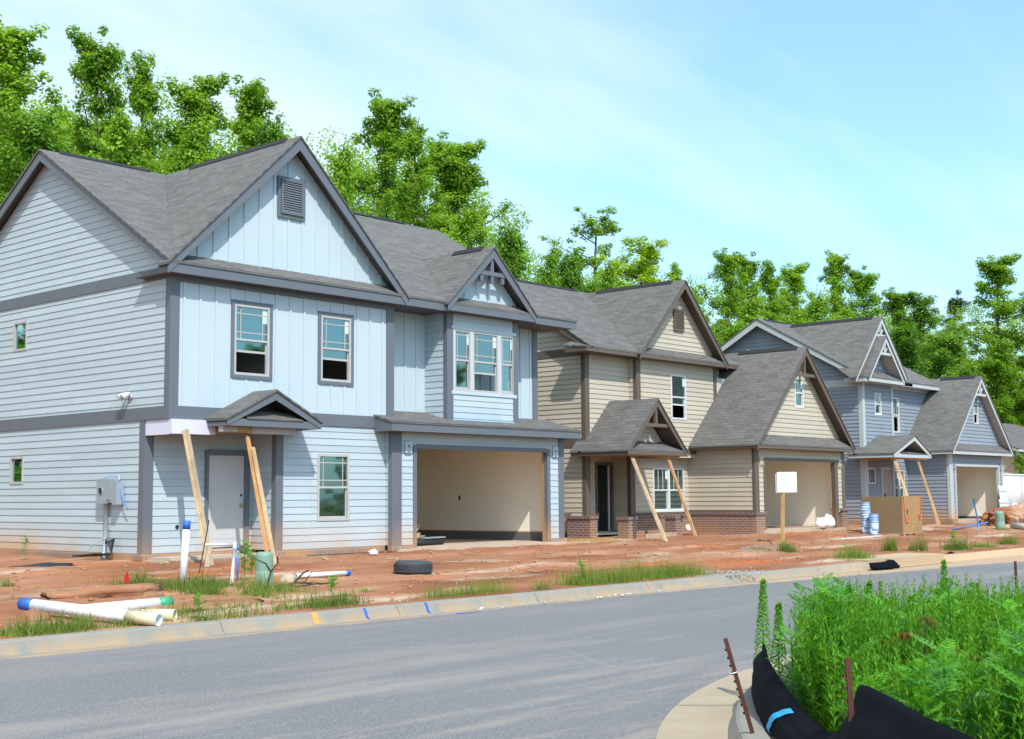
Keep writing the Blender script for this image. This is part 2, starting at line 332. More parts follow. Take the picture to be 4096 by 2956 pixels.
# ------------------------------------------------------------------ mesh helpers
class MB:
    def __init__(s): s.v = []; s.f = []; s.uv = []; s.sm = False
    def face(s, pts, uv=None):
        n = len(s.v); s.v += [tuple(p) for p in pts]; s.f.append(tuple(range(n, n+len(pts))))
        s.uv.append(uv if uv else [(0, 0)]*len(pts)); return s
    def box(s, x0, x1, y0, y1, z0, z1):
        P = [(x, y, z) for z in (z0, z1) for y in (y0, y1) for x in (x0, x1)]
        for q in ((0, 2, 3, 1), (4, 5, 7, 6), (0, 1, 5, 4), (2, 6, 7, 3), (0, 4, 6, 2), (1, 3, 7, 5)): s.face([P[i] for i in q])
        return s
    def prism(s, pts, d):
        """closed solid: polygon pts swept by vector d"""
        d = Vector(d); a = [Vector(p) for p in pts]; e = [p+d for p in a]
        s.face(a); s.face(e[::-1]); n = len(a)
        for i in range(n): s.face([a[i], e[i], e[(i+1) % n], a[(i+1) % n]])
        return s
    def bar(s, a, b, w, h, up=(0, 0, 1)):
        """rectangular bar from a to b; w across, h along up"""
        a, b = Vector(a), Vector(b); d = (b-a).normalized(); u = Vector(up); r = d.cross(u)
        if r.length < 1e-4: r = d.cross(Vector((0, 1, 0)))
        r.normalize(); u = r.cross(d).normalized()
        q = [a+r*(w/2*i)+u*(h/2*j) for i, j in ((-1, -1), (1, -1), (1, 1), (-1, 1))]
        return s.prism(q, b-a)
    def tube(s, pts, r, n=8, cap=True):
        P = [Vector(p) for p in pts]; rs = r if isinstance(r, (list, tuple)) else [r]*len(P)
        rings = []
        for i, p in enumerate(P):
            d = (P[min(i+1, len(P)-1)]-P[max(i-1, 0)]).normalized()
            a = d.cross(Vector((0, 0, 1)) if abs(d.z) < .9 else Vector((1, 0, 0))).normalized(); b = d.cross(a)
            rings.append([p+(a*math.cos(2*math.pi*k/n)+b*math.sin(2*math.pi*k/n))*rs[i] for k in range(n)])
        base = len(s.v)
        for g in rings: s.v += [tuple(p) for p in g]
        for i in range(len(rings)-1):
            for k in range(n):
                k2 = (k+1) % n; s.f.append((base+i*n+k, base+i*n+k2, base+(i+1)*n+k2, base+(i+1)*n+k)); s.uv.append([(0, 0)]*4)
        if cap:
            s.f.append(tuple(base+k for k in range(n))); s.uv.append([(0, 0)]*n)
            s.f.append(tuple(base+(len(rings)-1)*n+k for k in range(n))[::-1]); s.uv.append([(0, 0)]*n)
        return s
    def lathe(s, prof, c, axis=(0, 0, 1), n=24, close=False):
        """profile [(r,h)] round axis through c"""
        A = Vector(axis).normalized(); a = A.cross(Vector((1, 0, 0)) if abs(A.x) < .9 else Vector((0, 1, 0))).normalized(); b = A.cross(a); c = Vector(c)
        base = len(s.v); m = len(prof)
        for r, h in prof:
            for k in range(n):
                t = 2*math.pi*k/n; s.v.append(tuple(c+A*h+(a*math.cos(t)+b*math.sin(t))*r))
        for i in range(m if close else m-1):
            j = (i+1) % m
            for k in range(n):
                k2 = (k+1) % n; s.f.append((base+i*n+k, base+i*n+k2, base+j*n+k2, base+j*n+k)); s.uv.append([(0, 0)]*4)
        return s
    def build(s, name, mat, parent=None, smooth=False):
        off = Vector((0, 0, 0))
        if parent is not None: off = Vector(parent.get('_o', (0, 0, 0)))
        me = bpy.data.meshes.new(name); me.from_pydata([tuple(Vector(p)-off) for p in s.v], [], s.f)
        if any(any(q != (0, 0) for q in u) for u in s.uv):
            l = me.uv_layers.new(name='UVMap'); fl = [c for u in s.uv for q in u for c in q]; l.data.foreach_set('uv', fl)
        me.materials.append(mat if not isinstance(mat, str) else M[mat])
        if smooth:
            me.polygons.foreach_set('use_smooth', [True]*len(me.polygons))
        ob = bpy.data.objects.new(name, me); COL.objects.link(ob)
        if parent is not None: ob.parent = parent; ob['_o'] = tuple(off)
        return ob
def npmesh(name, V, Fq, mat, smooth=False, parent=None):
    """large meshes from numpy: V (n,3), Fq (m,k)"""
    me = bpy.data.meshes.new(name); k = Fq.shape[1]
    me.vertices.add(len(V)); me.vertices.foreach_set('co', np.ascontiguousarray(V, np.float32).ravel())
    me.loops.add(Fq.size); me.loops.foreach_set('vertex_index', np.ascontiguousarray(Fq, np.int32).ravel())
    me.polygons.add(len(Fq)); me.polygons.foreach_set('loop_start', np.arange(0, Fq.size, k, dtype=np.int32))

    me.update(calc_edges=True); me.materials.append(M[mat] if isinstance(mat, str) else mat)
    if smooth: me.polygons.foreach_set('use_smooth', [True]*len(me.polygons))
    return me
def link(name, me, parent=None, loc=(0, 0, 0)):
    o = bpy.data.objects.new(name, me); COL.objects.link(o); o.location = loc
    if parent: o.parent = parent
    return o
def empty(name, loc, label, cat, group=None):
    o = bpy.data.objects.new(name, None); COL.objects.link(o); o.location = loc; o['_o'] = tuple(loc); o.empty_display_size = .2
    return tag(o, label, cat, group)
def tag(o, label, cat, group=None, kind=None):
    o['label'] = label; o['category'] = cat
    if group: o['group'] = group
    if kind: o['kind'] = kind
    return o
def rebase(o, loc):
    """put the origin of a one-mesh thing at loc"""
    me = o.data; me.transform(Matrix.Translation(-Vector(loc))); o.location = loc; return o
def structure(o): o['kind'] = 'structure'; return o
def copy_tree(o, parent=None):
    c = o.copy(); COL.objects.link(c)
    if parent is not None: c.parent = parent
    for ch in list(o.children): copy_tree(ch, c)
    return c

# ------------------------------------------------------------------ walls
def fr(side, plane):
    return {'F': lambda u, z, o: (u, plane-o, z), 'L': lambda u, z, o: (plane-o, u, z),
            'R': lambda u, z, o: (plane+o, u, z), 'B': lambda u, z, o: (u, plane+o, z)}[side]
def edges_of(poly, holes):
    E = []
    for P in [poly]+[[(h[0], h[2]), (h[1], h[2]), (h[1], h[3]), (h[0], h[3])] for h in holes]:
        for i in range(len(P)): E.append((P[i], P[(i+1) % len(P)]))
    return E
def rect(u0, u1, z0, z1): return [(u0, z0), (u1, z0), (u1, z1), (u0, z1)]
def wall(parent, name, side, plane, poly, holes=(), mat='sid1', style='lap', ex=.1475, z0=.03, lip=.012, spacing=.38, ph=0.0):
    zlo = min(p[1] for p in poly); holes = [(h[0], h[1], max(h[2], zlo), h[3]) for h in holes]
    mb = MB(); fn = fr(side, plane); E = edges_of(poly, holes)
    zs = sorted({round(p[1], 4) for e in E for p in e}); lo, hi = zs[0], zs[-1]
    cuts = set(zs)
    if style == 'lap':
        k = math.ceil((lo-z0)/ex-1e-6)
        while z0+k*ex < hi: cuts.add(round(z0+k*ex, 4)); k += 1
    cuts = sorted(cuts)
    for za, zb in zip(cuts, cuts[1:]):
        if zb-za < 1e-4: continue
        zm = (za+zb)/2; X = []
        for a, b in E:
            if (a[1]-zm)*(b[1]-zm) < 0:
                ua, ub, um = [a[0]+(b[0]-a[0])*(z-a[1])/(b[1]-a[1]) for z in (za, zb, zm)]; X.append((um, ua, ub))
        X.sort()
        k = math.floor((zm-z0)/ex); zc = z0+k*ex
        oa, ob = (lip*(1-(za-zc)/ex), lip*(1-(zb-zc)/ex)) if style == 'lap' else (0, 0)
        for p, q in zip(X[::2], X[1::2]):
            mb.face([fn(p[1], za, oa), fn(q[1], za, oa), fn(q[2], zb, ob), fn(p[2], zb, ob)])
            if style == 'lap' and abs(za-zc) < 1e-3 and za > lo+1e-3:
                mb.face([fn(p[1], za, 0), fn(q[1], za, 0), fn(q[1], za, oa), fn(p[1], za, oa)])
    if style == 'bb':
        us = [p[0] for e in E for p in e]; u = min(us)+spacing*.75+ph
        while u < max(us)-.06:
            Zs = []
            for a, b in E:
                if (a[0]-u)*(b[0]-u) < 0: Zs.append(a[1]+(b[1]-a[1])*(u-a[0])/(b[0]-a[0]))
            Zs.sort()
            for a, b in zip(Zs[::2], Zs[1::2]):
                if b-a > .08:
                    q = [fn(u-.026, a, 0), fn(u+.026, a, 0), fn(u+.026, b-.02, 0), fn(u-.026, b-.02, 0)]
                    d = Vector(fn(0, 0, .022))-Vector(fn(0, 0, 0)); mb.prism(q, d)
            u += spacing
    return mb.build(name, mat, parent)
def board(parent, name, mat, *boxes):
    if name in ('skirt_board', 'garage_casing'):
        for b in boxes: q = MB().box(*b).build(name, mat, parent)
        return q
    mb = MB()
    for b in boxes: mb.box(*b)
    return mb.build(name, mat, parent)

def window(parent, side, plane, u0, u1, z0, z1, casing=None, cw=.075, grille='prairie', open_=0.0, single=False, fmat='vinyl', stick=False):
    """double-hung window: frame (mesh of the part), casing, panes, grille"""
    fn = fr(side, plane); out = Vector(fn(0, 0, 1))-Vector(fn(0, 0, 0))
    def slab(mb, a, b, c, d, o0, o1): mb.prism([fn(a, c, o0), fn(b, c, o0), fn(b, d, o0), fn(a, d, o0)], out*(o1-o0))
    def ring(mb, a, b, c, d, w, o0, o1):
        slab(mb, a, a+w, c, d, o0, o1); slab(mb, b-w, b, c, d, o0, o1); slab(mb, a+w, b-w, c, c+w, o0, o1); slab(mb, a+w, b-w, d-w, d, o0, o1)
    a, b, c, d = u0, u1, z0, z1
    f = MB()
    if casing: a, b, c, d = a+cw, b-cw, c+cw, d-cw
    w = .052 if b-a > .5 else .045
    ring(f, a, b, c, d, w, -.06, .022)
    zm = c+(d-c)*.5
    if not single:
        slab(f, a+w, b-w, zm-.022, zm+.022, -.028, .008)
        ls = c+w+open_           # lower sash bottom
        slab(f, a+w, a+w+.02, ls, zm, -.052, -.030); slab(f, b-w-.02, b-w, ls, zm, -.052, -.030)
        slab(f, a+w, b-w, ls, ls+.045, -.053, -.029)
        if open_ > 0: slab(f, b-w-.012, b-w, c+w, ls, -.05, -.01)
    wn = f.build('window', fmat, parent)
    if casing:
        cb = MB(); ring(cb, u0, u1, z0, z1, cw, 0, .03); cb.build('casing', casing, wn)
    if single: panes = [(c+w, d-w, -.02)]
    else: panes = [(zm+.022, d-w, -.015), (ls+.045, max(zm-.022, ls+.05) if open_ == 0 else min(zm+open_, d-w-.03), -.042)]
    for lo, hi, o in panes:
        g = MB(); g.face([fn(a+w, lo, o), fn(b-w, lo, o), fn(b-w, hi, o), fn(a+w, hi, o)]); g.build('pane', 'glass', wn)
    if grille:
        g = MB(); lo, hi = (zm+.022, d-w) if not single else (c+w, d-w); A, B = a+w, b-w; t = .010
        if grille == 'prairie':
            k = (B-A)*.15; uz = [A+k, B-k]; zz = [hi-k*1.15, lo+k*1.1]
        elif grille == 'bars': uz = [A+(B-A)/3, A+(B-A)*2/3]; zz = []
        else: uz, zz = [], []
        for u in uz: slab(g, u-t, u+t, lo, hi, -.014, -.004)
        for z in zz: slab(g, A, B, z-t, z+t, -.0125, -.003)
        if uz: g.build('grille', fmat, wn)
    if stick:
        g = MB(); hi = d-w; k = (b-a-2*w)
        slab(g, b-w-k*.14, b-w-.005, hi-.3, hi-.01, -.014, -.010); g.build('sticker', 'sticker', wn)
    return wn

# ------------------------------------------------------------------ roofs
def rslab(mb, a, b, c, d, t=.045):
    """roof plane a-b eave, d-c top (a->d upslope); UV in metres; thickness t downwards"""
    a, b, c, d = map(Vector, (a, b, c, d)); u = (b-a).normalized(); n = u.cross(d-a).normalized(); w = n.cross(u)
    uv = [((p-a).dot(u), (p-a).dot(w)) for p in (a, b, c, d)]
    k = Vector((0, 0, -t)); mb.face([a, b, c, d], uv); mb.face([d+k, c+k, b+k, a+k], uv)
    for p, q in ((a, b), (b, c), (c, d), (d, a)): mb.face([p+k, q+k, q, p], [((x-a).dot(u), (x-a).dot(w)) for x in (p+k, q+k, q, p)])
def gable_front(parent, name, xl, xr, ze, xa, za, yf, yb, ywall, rmat, trim, sof, rake=.25, vent=None, zl=None, zr=None, cut=None):
    """roof with its ridge running back (Y); rake boards at yf, soffit back to ywall"""
    r = MB(); zl = zl if zl is not None else ze; zr = zr if zr is not None else ze
    o = .03
    sl = (za-zl)/(xa-xl); sr = (za-zr)/(xr-xa)
    ye = cut or yb
    rslab(r, (xl-o, ye, zl-o*sl), (xl-o, yf-o, zl-o*sl), (xa, yf-o, za), (xa, yb, za))
    rslab(r, (xr+o, yf-o, zr-o*sr), (xr+o, ye, zr-o*sr), (xa, yb, za), (xa, yf-o, za))
    ro = r.build(name, rmat, parent)
    g = .047
    for x, z in ((xl, zl), (xr, zr)):
        f = MB(); f.prism([(x, yf, z-g), (xa, yf, za-g), (xa, yf, za-g-rake), (x, yf, z-g-rake*.72)], (0, .035, 0)); f.build('rake_board', trim, ro)
    for x, z in ((xl, zl), (xr, zr)):
        k = g+.03; s = MB()
        s.prism([(x, yf+.037, z-k), (xa, yf+.037, za-k), (xa, yf+.037, za-k-.015), (x, yf+.037, z-k-.015)], (0, ywall-yf-.037+.02, 0)); s.build('soffit', sof, ro)
    if vent:
        v = MB(); y0, y1 = vent; w = .10
        v.prism([(xa-w, y0, za-w*sl+.035), (xa, y0, za+.045), (xa+w, y0, za-w*sr+.035), (xa+w, y0, za-w*sr+.004), (xa, y0, za+.006), (xa-w, y0, za-w*sl+.004)], (0, y1-y0, 0))
        v.build('ridge_vent', 'vent', ro)
    return ro
def gable_side(parent, name, x0, x1, yf, yr, yb, ze, zr, rmat, trim, sof, vent=None, rake=.22, xwall=None, zb=None):
    """main roof with its ridge running along X; left rake board at x0"""
    r = MB(); s = (zr-ze)/(yr-yf); o = .03; zb = zb if zb is not None else zr-s*(yb-yr)
    rslab(r, (x0-o, yf-o, ze-o*s), (x1+o, yf-o, ze-o*s), (x1+o, yr, zr), (x0-o, yr, zr))
    rslab(r, (x1+o, yb+o, zb-o*s), (x0-o, yb+o, zb-o*s), (x0-o, yr, zr), (x1+o, yr, zr))
    ro = r.build(name, rmat, parent); g = .047
    for x in (x0, x1-.035):
        for y, z in ((yf, ze), (yb, zb)):
            f = MB(); f.prism([(x, y, z-g), (x, yr, zr-g), (x, yr, zr-g-rake), (x, y, z-g-rake*.8)], (.035, 0, 0)); f.build('rake_board', trim, ro)
    if xwall:
        q = MB(); k = g+.03
        for y, z in ((yf, ze), (yb, zb)):
            q.prism([(x0+.037, y, z-k), (x0+.037, yr, zr-k), (x0+.037, yr, zr-k-.015), (x0+.037, y, z-k-.015)], (xwall-x0-.037+.02, 0, 0))
        q.build('soffit', sof, ro)
    if vent:
        v = MB(); w = .10
        v.prism([(vent[0], yr-w, zr-w*s+.035), (vent[0], yr, zr+.045), (vent[0], yr+w, zr-w*s+.035), (vent[0], yr+w, zr-w*s+.004), (vent[0], yr, zr+.006), (vent[0], yr-w, zr-w*s+.004)], (vent[1]-vent[0], 0, 0))
        v.build('ridge_vent', 'vent', ro)
    return ro
def louvre_vent(parent, x0, x1, z0, z1, y, mat, n=13, casing=True):
    mb = MB()
    if casing:
        mb.box(x0, x1, y-.028, y, z0, z1); x0, x1, z0, z1 = x0+.07, x1-.07, z0+.08, z1-.05
    w = .05; yy = y-.03
    mb.box(x0, x0+w, yy-.03, yy, z0, z1); mb.box(x1-w, x1, yy-.03, yy, z0, z1); mb.box(x0+w, x1-w, yy-.03, yy, z0, z0+w); mb.box(x0+w, x1-w, yy-.03, yy, z1-w, z1)
    h = (z1-z0-2*w)/n
    for i in range(n):
        z = z0+w+h*i
        mb.prism([(x0+w, yy-.026, z+.004), (x0+w, yy-.020, z), (x0+w, yy, z+h*.8), (x0+w, yy-.006, z+h*.85)], (x1-x0-2*w, 0, 0))
    v = mb.build('gable_vent', mat, parent)
    d = MB(); d.box(x0+w, x1-w, yy+.0006, yy+.0016, z0+w, z1-w); d.build('backing', 'dark', v); return v
def block(parent, x, z, y, mat, w=.2, h=.27):
    mb = MB(); mb.box(x-w/2, x+w/2, y-.04, y, z-h/2, z+h/2); o = mb.build('mounting_block', mat, parent)
    k = MB(); k.lathe([(.0, .046), (.018, .046), (.022, .041)], (x, y, z+.03), (0, -1, 0), 12)
    k.tube([(x, y-.046, z+.03), (x+.005, y-.075, z+.01), (x-.01, y-.08, z-.03)], .006, 5); k.box(x-.045, x+.045, y-.047, y-.041, z-h*.42, z-h*.36)
    k.build('junction_box', 'dark', o)

# ================================================================== HOUSE 1
H1 = empty('house', (20.5, 22.0, 0.0), 'two-storey pale grey-blue house with steep board-and-batten front gable and bay window, nearest house', 'house', 'new houses in the row')
XL = 14.696; XR = 26.47
W1 = dict(parent=H1)
# lower storey
wall(H1, 'siding_wall', 'F', 22.0, rect(17.48, 20.66, .03, 2.66), [(18.43, 19.33, .61, 2.05)])
wall(H1, 'siding_wall', 'F', 22.83, rect(XL+.02, 17.35, .03, 2.6), [(16.13, 17.21, .08, 2.10)])
wall(H1, 'siding_wall', 'L', 17.33, rect(22.0, 22.83, .03, 2.6))
wall(H1, 'siding_wall', 'L', XL, rect(22.83, 31.2, .03, 2.66), [(27.58, 28.165, 1.46, 2.07)])
wall(H1, 'siding_wall', 'F', 21.78, rect(20.43, XR, .03, 2.62), [(21.15, 25.83, -.2, 2.26)])
wall(H1, 'siding_wall', 'L', 20.43, rect(21.78, 22.0, .03, 2.62))
# upper storey
wall(H1, 'panel_wall', 'F', 22.0, rect(XL+.02, 20.66, 2.90, 5.52), [(16.13, 17.18, 3.55, 5.16), (18.42, 19.44, 3.56, 5.15)], 'bat1', 'bb')
wall(H1, 'siding_wall', 'L', XL, rect(22.0, 31.2, 2.90, 5.46), [(27.58, 28.19, 4.45, 5.12)])
wall(H1, 'gable_wall', 'L', XL, [(22.0, 5.66), (31.2, 5.66), (31.2, 5.90), (26.8, 8.72), (22.0, 5.82)])
wall(H1, 'panel_wall', 'F', 22.65, rect(20.60, XR, 2.9, 5.52), [], 'bat1', 'bb')
wall(H1, 'panel_wall', 'R', 20.66, rect(22.0, 22.65, 2.9, 5.52), [], 'bat1', 'flat')
wall(H1, 'gable_wall', 'F', 22.0, [(14.62, 5.84), (20.60, 5.84), (17.61, 8.68)], [], 'bat1', 'bb', ph=.02)
# bay
BX0, BX1, BY = 22.32, 24.84, 21.9
wall(H1, 'bay_wall', 'F', BY, rect(BX0, BX1, 2.85, 5.52), [(22.56, 23.13, 3.64, 5.13), (23.20, 24.12, 3.64, 5.13), (24.20, 24.71, 3.64, 5.13)])
wall(H1, 'bay_wall', 'L', BX0, rect(BY, 22.65, 2.85, 5.52))
wall(H1, 'gable_wall', 'F', BY, [(22.2, 5.75), (25.0, 5.75), (23.6, 7.1)], [], 'bat1', 'bb', spacing=.42)
# hidden sides
wall(H1, 'rear_wall', 'B', 31.2, rect(XL, XR, 0, 5.6), [], 'sid1', 'flat')
wall(H1, 'end_wall', 'R', XR, [(21.78, 0), (31.2, 0), (31.2, 5.9), (26.8, 8.7), (22.65, 6.15), (22.65, 2.6), (21.78, 2.6)], [], 'sid1', 'flat')
# trims
board(H1, 'corner_board', 'trim1', (XL-.022, XL, 21.975, 22.15, 2.92, 5.52), (XL, XL+.19, 21.975, 22.0, 2.92, 5.52))
board(H1, 'corner_board', 'trim1', (20.44, 20.665, 21.972, 22.0, 2.92, 5.52))
board(H1, 'corner_board', 'trim1', (17.30, 17.49, 21.972, 22.0, .03, 2.62), (17.302, 17.33, 22.0, 22.12, .03, 2.62))
board(H1, 'corner_board', 'trim1', (XL-.022, XL, 22.81, 22.98, .03, 2.66), (XL, XL+.20, 22.805, 22.83, .03, 2.6))
board(H1, 'corner_board', 'trim1', (20.405, 20.43, 21.752, 21.88, .03, 2.62), (20.43, 20.70, 21.752, 21.78, .03, 2.62))
board(H1, 'corner_board', 'trim1', (XR-.19, XR+.02, 21.752, 21.78, .03, 2.62))
board(H1, 'corner_board', 'trim1', (XR-.18, XR+.02, 22.625, 22.65, 3.05, 5.52))
board(H1, 'corner_board', 'trim1', (BX0-.022, BX0+.19, BY-.026, BY, 2.87, 5.52), (BX0-.022, BX0, BY+.0, BY+.10, 2.87, 5.52))
board(H1, 'corner_board', 'trim1', (BX1-.16, BX1+.02, BY-.026, BY, 2.87, 5.52))
board(H1, 'band_board', 'trim1', (XL-.03, XL, 21.965, 31.2, 2.66, 2.92), (XL, 20.66, 21.965, 22.0, 2.66, 2.92))
board(H1, 'band_board', 'trim1', (XL-.028, XL, 22.0, 31.2, 5.44, 5.68))
board(H1, 'frieze_board', 'trim1', (XL+.19, 20.44, 21.968, 22.0, 5.38, 5.52))
# roofs
R1 = gable_side(H1, 'roof', 14.45, 26.98, 21.68, 26.8, 31.9, 5.74, 8.86, M['roof1'], 'trim1', 'soffit1', vent=(14.9, 17.2), xwall=XL)
v = MB(); v.prism([(21.2, 26.70, 8.83), (21.2, 26.8, 8.905), (21.2, 26.9, 8.83), (21.2, 26.8, 8.87)], (4.4, 0, 0)); v.build('ridge_vent', 'vent', R1)
f = MB(); f.box(14.43, 22.3, 21.672, 21.70, 5.49, 5.70); f.box(25.0, 26.98, 21.672, 21.70, 5.49, 5.70); f.box(14.43, 14.46, 21.70, 22.05, 5.49, 5.70)
f.build('fascia', 'trim1', R1)
f = MB(); f.box(14.46, 26.95, 21.70, 22.9, 5.50, 5.515); f.box(14.46, XL, 21.9, 22.03, 5.515, 5.75); f.build('soffit', 'soffit1', R1)
gable_front(H1, 'roof', 14.40, 20.80, 5.70, 17.62, 8.82, 21.655, 26.9, 22.0, M['roof1'], 'trim1', 'soffit1', vent=(22.1, 25.6), rake=.27, cut=21.95)
R1b = gable_front(H1, 'roof', 22.02, 25.22, 5.70, 23.62, 7.24, 21.56, 24.3, BY, M['roof1'], 'trim1', 'soffit1', vent=(21.9, 22.9), rake=.25, cut=21.95)
f = MB(); f.box(22.02, 25.22, 21.575, 21.605, 5.50, 5.68); f.box(22.02, 22.05, 21.605, 21.66, 5.5, 5.68); f.box(25.19, 25.22, 21.605, 21.66, 5.5, 5.68)
f.build('fascia', 'trim1', R1b)
f = MB(); f.box(22.05, 25.19, 21.605, 21.9, 5.505, 5.52); f.build('soffit', 'soffit1', R1b)
r = MB(); rslab(r, (22.1, 21.57, 5.70), (25.14, 21.57, 5.70), (25.0, 21.9, 5.90), (22.25, 21.9, 5.90)); r.build('pent_roof', 'roof1', R1b)
t = MB()
for x, z0, z1 in ((23.62, 6.32, 7.0), (23.24, 6.34, 6.72), (24.0, 6.34, 6.72)): t.box(x-.05, x+.05, 21.60, 21.70, z0, z1)
t.box(22.98, 24.26, 21.585, 21.62, 6.50, 6.60); t.build('gable_truss', 'trim1', H1)
# garage pent roof
r = MB(); rslab(r, (20.05, 21.38, 2.80), (26.78, 21.38, 2.80), (26.78, 22.66, 3.14), (20.05, 22.66, 3.14))
PR = r.build('pent_roof', 'roof1', H1)
f = MB(); f.box(20.07, 26.76, 21.40, 21.43, 2.58, 2.755); f.prism([(20.07, 21.43, 2.58), (20.07, 21.998, 2.58), (20.07, 21.998, 2.92), (20.07, 21.43, 2.765)], (.03, 0, 0))
f.prism([(26.73, 21.43, 2.58), (26.73, 22.6, 2.58), (26.73, 22.6, 3.07), (26.73, 21.43, 2.765)], (.03, 0, 0)); f.build('fascia', 'trim1', PR)
f = MB(); f.box(20.1, 26.73, 21.43, 21.80, 2.585, 2.60); f.build('soffit', 'soffit1', PR)
f = MB(); f.box(22.5, 24.7, 21.86, 21.883, 2.93, 2.95); M['tape'] = plain('pale_blue_tape', (.30, .48, .66), .5); f.build('flashing_tape', 'tape', PR)
louvre_vent(H1, 17.27, 18.01, 7.06, 7.95, 21.975, 'trim1')
# windows
for a in ((16.13, 17.18, 3.55, 5.16), (18.42, 19.44, 3.56, 5.15)): window(H1, 'F', 22.0, *a, casing='trim1', open_=.42, stick=True)
window(H1, 'F', 22.0, 18.43, 19.33, .61, 2.05)
window(H1, 'F', BY, 22.56, 23.13, 3.64, 5.13, stick=True); window(H1, 'F', BY, 23.20, 24.12, 3.64, 5.13, open_=.40, stick=True); window(H1, 'F', BY, 24.20, 24.71, 3.64, 5.13, stick=True)
bc = MB(); bc.box(22.46, 24.80, 21.872, 21.9, 5.13, 5.21)
for x0, x1 in ((22.47, 22.56), (23.13, 23.20), (24.12, 24.20), (24.71, 24.80)): bc.box(x0, x1, 21.876, 21.9, 3.56, 5.13)
bc.box(22.46, 24.80, 21.872, 21.9, 3.56, 3.64); bc.build('window_casing', 'bat1', H1)
window(H1, 'L', XL, 27.58, 28.19, 4.45, 5.12, single=True, grille=None); window(H1, 'L', XL, 27.58, 28.165, 1.46, 2.07, single=True, grille=None)
# door
d = MB(); d.box(16.20, 17.10, 22.80, 22.84, .10, 2.0)
DR = d.build('door', 'doorp', H1)
f = MB(); f.box(16.13, 16.20, 22.77, 22.83, .08, 2.10); f.box(17.10, 17.24, 22.77, 22.83, .08, 2.10); f.box(16.20, 17.10, 22.77, 22.83, 2.0, 2.12); f.build('door_frame', 'trim1', DR)
f = MB()
for x0, x1, z0, z1 in ((16.28, 16.62, .28, 1.35), (16.68, 17.02, .28, 1.35), (16.28, 17.02, 1.42, 1.45)):
    f.box(x0, x1, 22.794, 22.80, z1-.008, z1); f.box(x0, x0+.01, 22.794, 22.80, z0, z1-.008); f.box(x1-.01, x1, 22.794, 22.80, z0, z1-.008); f.box(x0+.01, x1-.01, 22.794, 22.80, z0, z0+.008)
f.build('panel_moulding', 'doorp', DR)
k = MB(); k.lathe([(0, .085), (.03, .085), (.036, .06), (.025, .04), (.014, .03), (.014, .0), (.03, 0)], (17.03, 22.80, .96), (0, -1, 0), 14); k.build('handle', 'brass', DR, True)
k = MB(); k.lathe([(0, .012), (.028, .012), (.028, 0)], (17.03, 22.80, 1.17), (0, -1, 0), 12); k.build('lock_hole', 'dark', DR)
# porch beam in house wrap and portico roof
b = MB(); b.box(XL+.0, XL+.14, 22.0, 22.80, 2.36, 2.655); b.box(XL, 15.72, 21.90, 22.0, 2.37, 2.655); b.build('wrapped_beam', 'wrap', H1)
b = MB(); b.box(15.72, 17.45, 21.92, 22.0, 2.42, 2.655); b.box(15.75, 15.9, 21.45, 21.92, 2.42, 2.56); b.box(15.9, 16.25, 21.42, 21.56, 2.41, 2.55); b.build('header_beam', 'osb', H1)
b = MB(); b.box(16.25, 17.36, 21.40, 21.58, 2.40, 2.545); b.box(15.55, 15.9, 21.42, 21.56, 2.415, 2.55); b.build('wrapped_beam', 'wrapdirty', H1)
b = MB(); b.box(XL+.14, 17.33, 22.0, 22.83, 2.60, 2.63); b.build('porch_ceiling', 'soffit1', H1)
R1p = gable_front(H1, 'porch_roof', 15.52, 17.90, 2.70, 16.71, 3.30, 21.24, 22.02, 21.9, M['roof1'], 'trim1', 'soffit1', rake=.17)
f = MB(); f.box(15.52, 17.90, 21.255, 21.285, 2.53, 2.675); f.box(15.52, 15.55, 21.285, 21.98, 2.53, 2.665); f.box(17.87, 17.90, 21.285, 21.98, 2.53, 2.665); f.build('fascia', 'trim1', R1p)
f = MB(); f.prism([(15.56, 21.9, 2.7), (17.86, 21.9, 2.7), (16.71, 21.9, 3.25)], (0, .01, 0)); f.build('gable_infill', 'soffit1', R1p)
f = MB(); f.box(15.55, 17.87, 21.285, 21.98, 2.535, 2.548); f.build('porch_ceiling', 'soffit1', R1p)
r = MB(); rslab(r, (16.0, 21.235, 2.69), (17.42, 21.235, 2.69), (17.3, 21.62, 2.87), (16.12, 21.62, 2.87), .02); r.build('pent_roof', 'roof1', R1p)
# garage
board(H1, 'garage_casing', 'trim1', (21.07, 21.17, 21.745, 21.90, -.1, 2.30), (25.81, 25.93, 21.745, 21.90, -.1, 2.30), (21.17, 25.81, 21.745, 21.90, 2.22, 2.32))
G = MB(); G.box(26.30, 26.35, 21.9, 28, .16, 2.55); G.box(20.55, 20.6, 22.0, 28, .16, 2.55); G.box(20.6, 26.3, 28, 28.05, .16, 2.55); G.box(20.5, 26.4, 21.9, 28.05, 2.55, 2.6)
G.box(20.6, 21.15, 21.88, 21.90, -.1, 2.55); G.box(25.83, 26.3, 21.88, 21.90, -.1, 2.55); G.box(21.15, 25.83, 21.88, 21.9, 2.26, 2.55)
GI = G.build('garage_interior', 'dry', H1)
k = MB(); k.box(26.27, 26.36, 21.9, 28, -.06, .16); k.box(20.5, 20.63, 22.0, 28, -.06, .16); k.box(20.6, 26.3, 27.97, 28.05, -.06, .16); k.build('stem_wall', 'stem', GI)
k = MB(); k.box(26.28, 26.30, 21.91, 28, .16, .19); k.box(25.80, 25.83, 21.86, 21.92, -.05, 2.26); k.build('sill_plate', 'osb', GI)
k = MB(); k.box(26.292, 26.30, 25.3, 25.37, 1.02, 1.14); k.build('outlet', 'dark', GI)
k = MB(); k.box(20.5, 26.4, 21.62, 28.05, -.20, -.05); k.build('floor_slab', 'slab', GI)
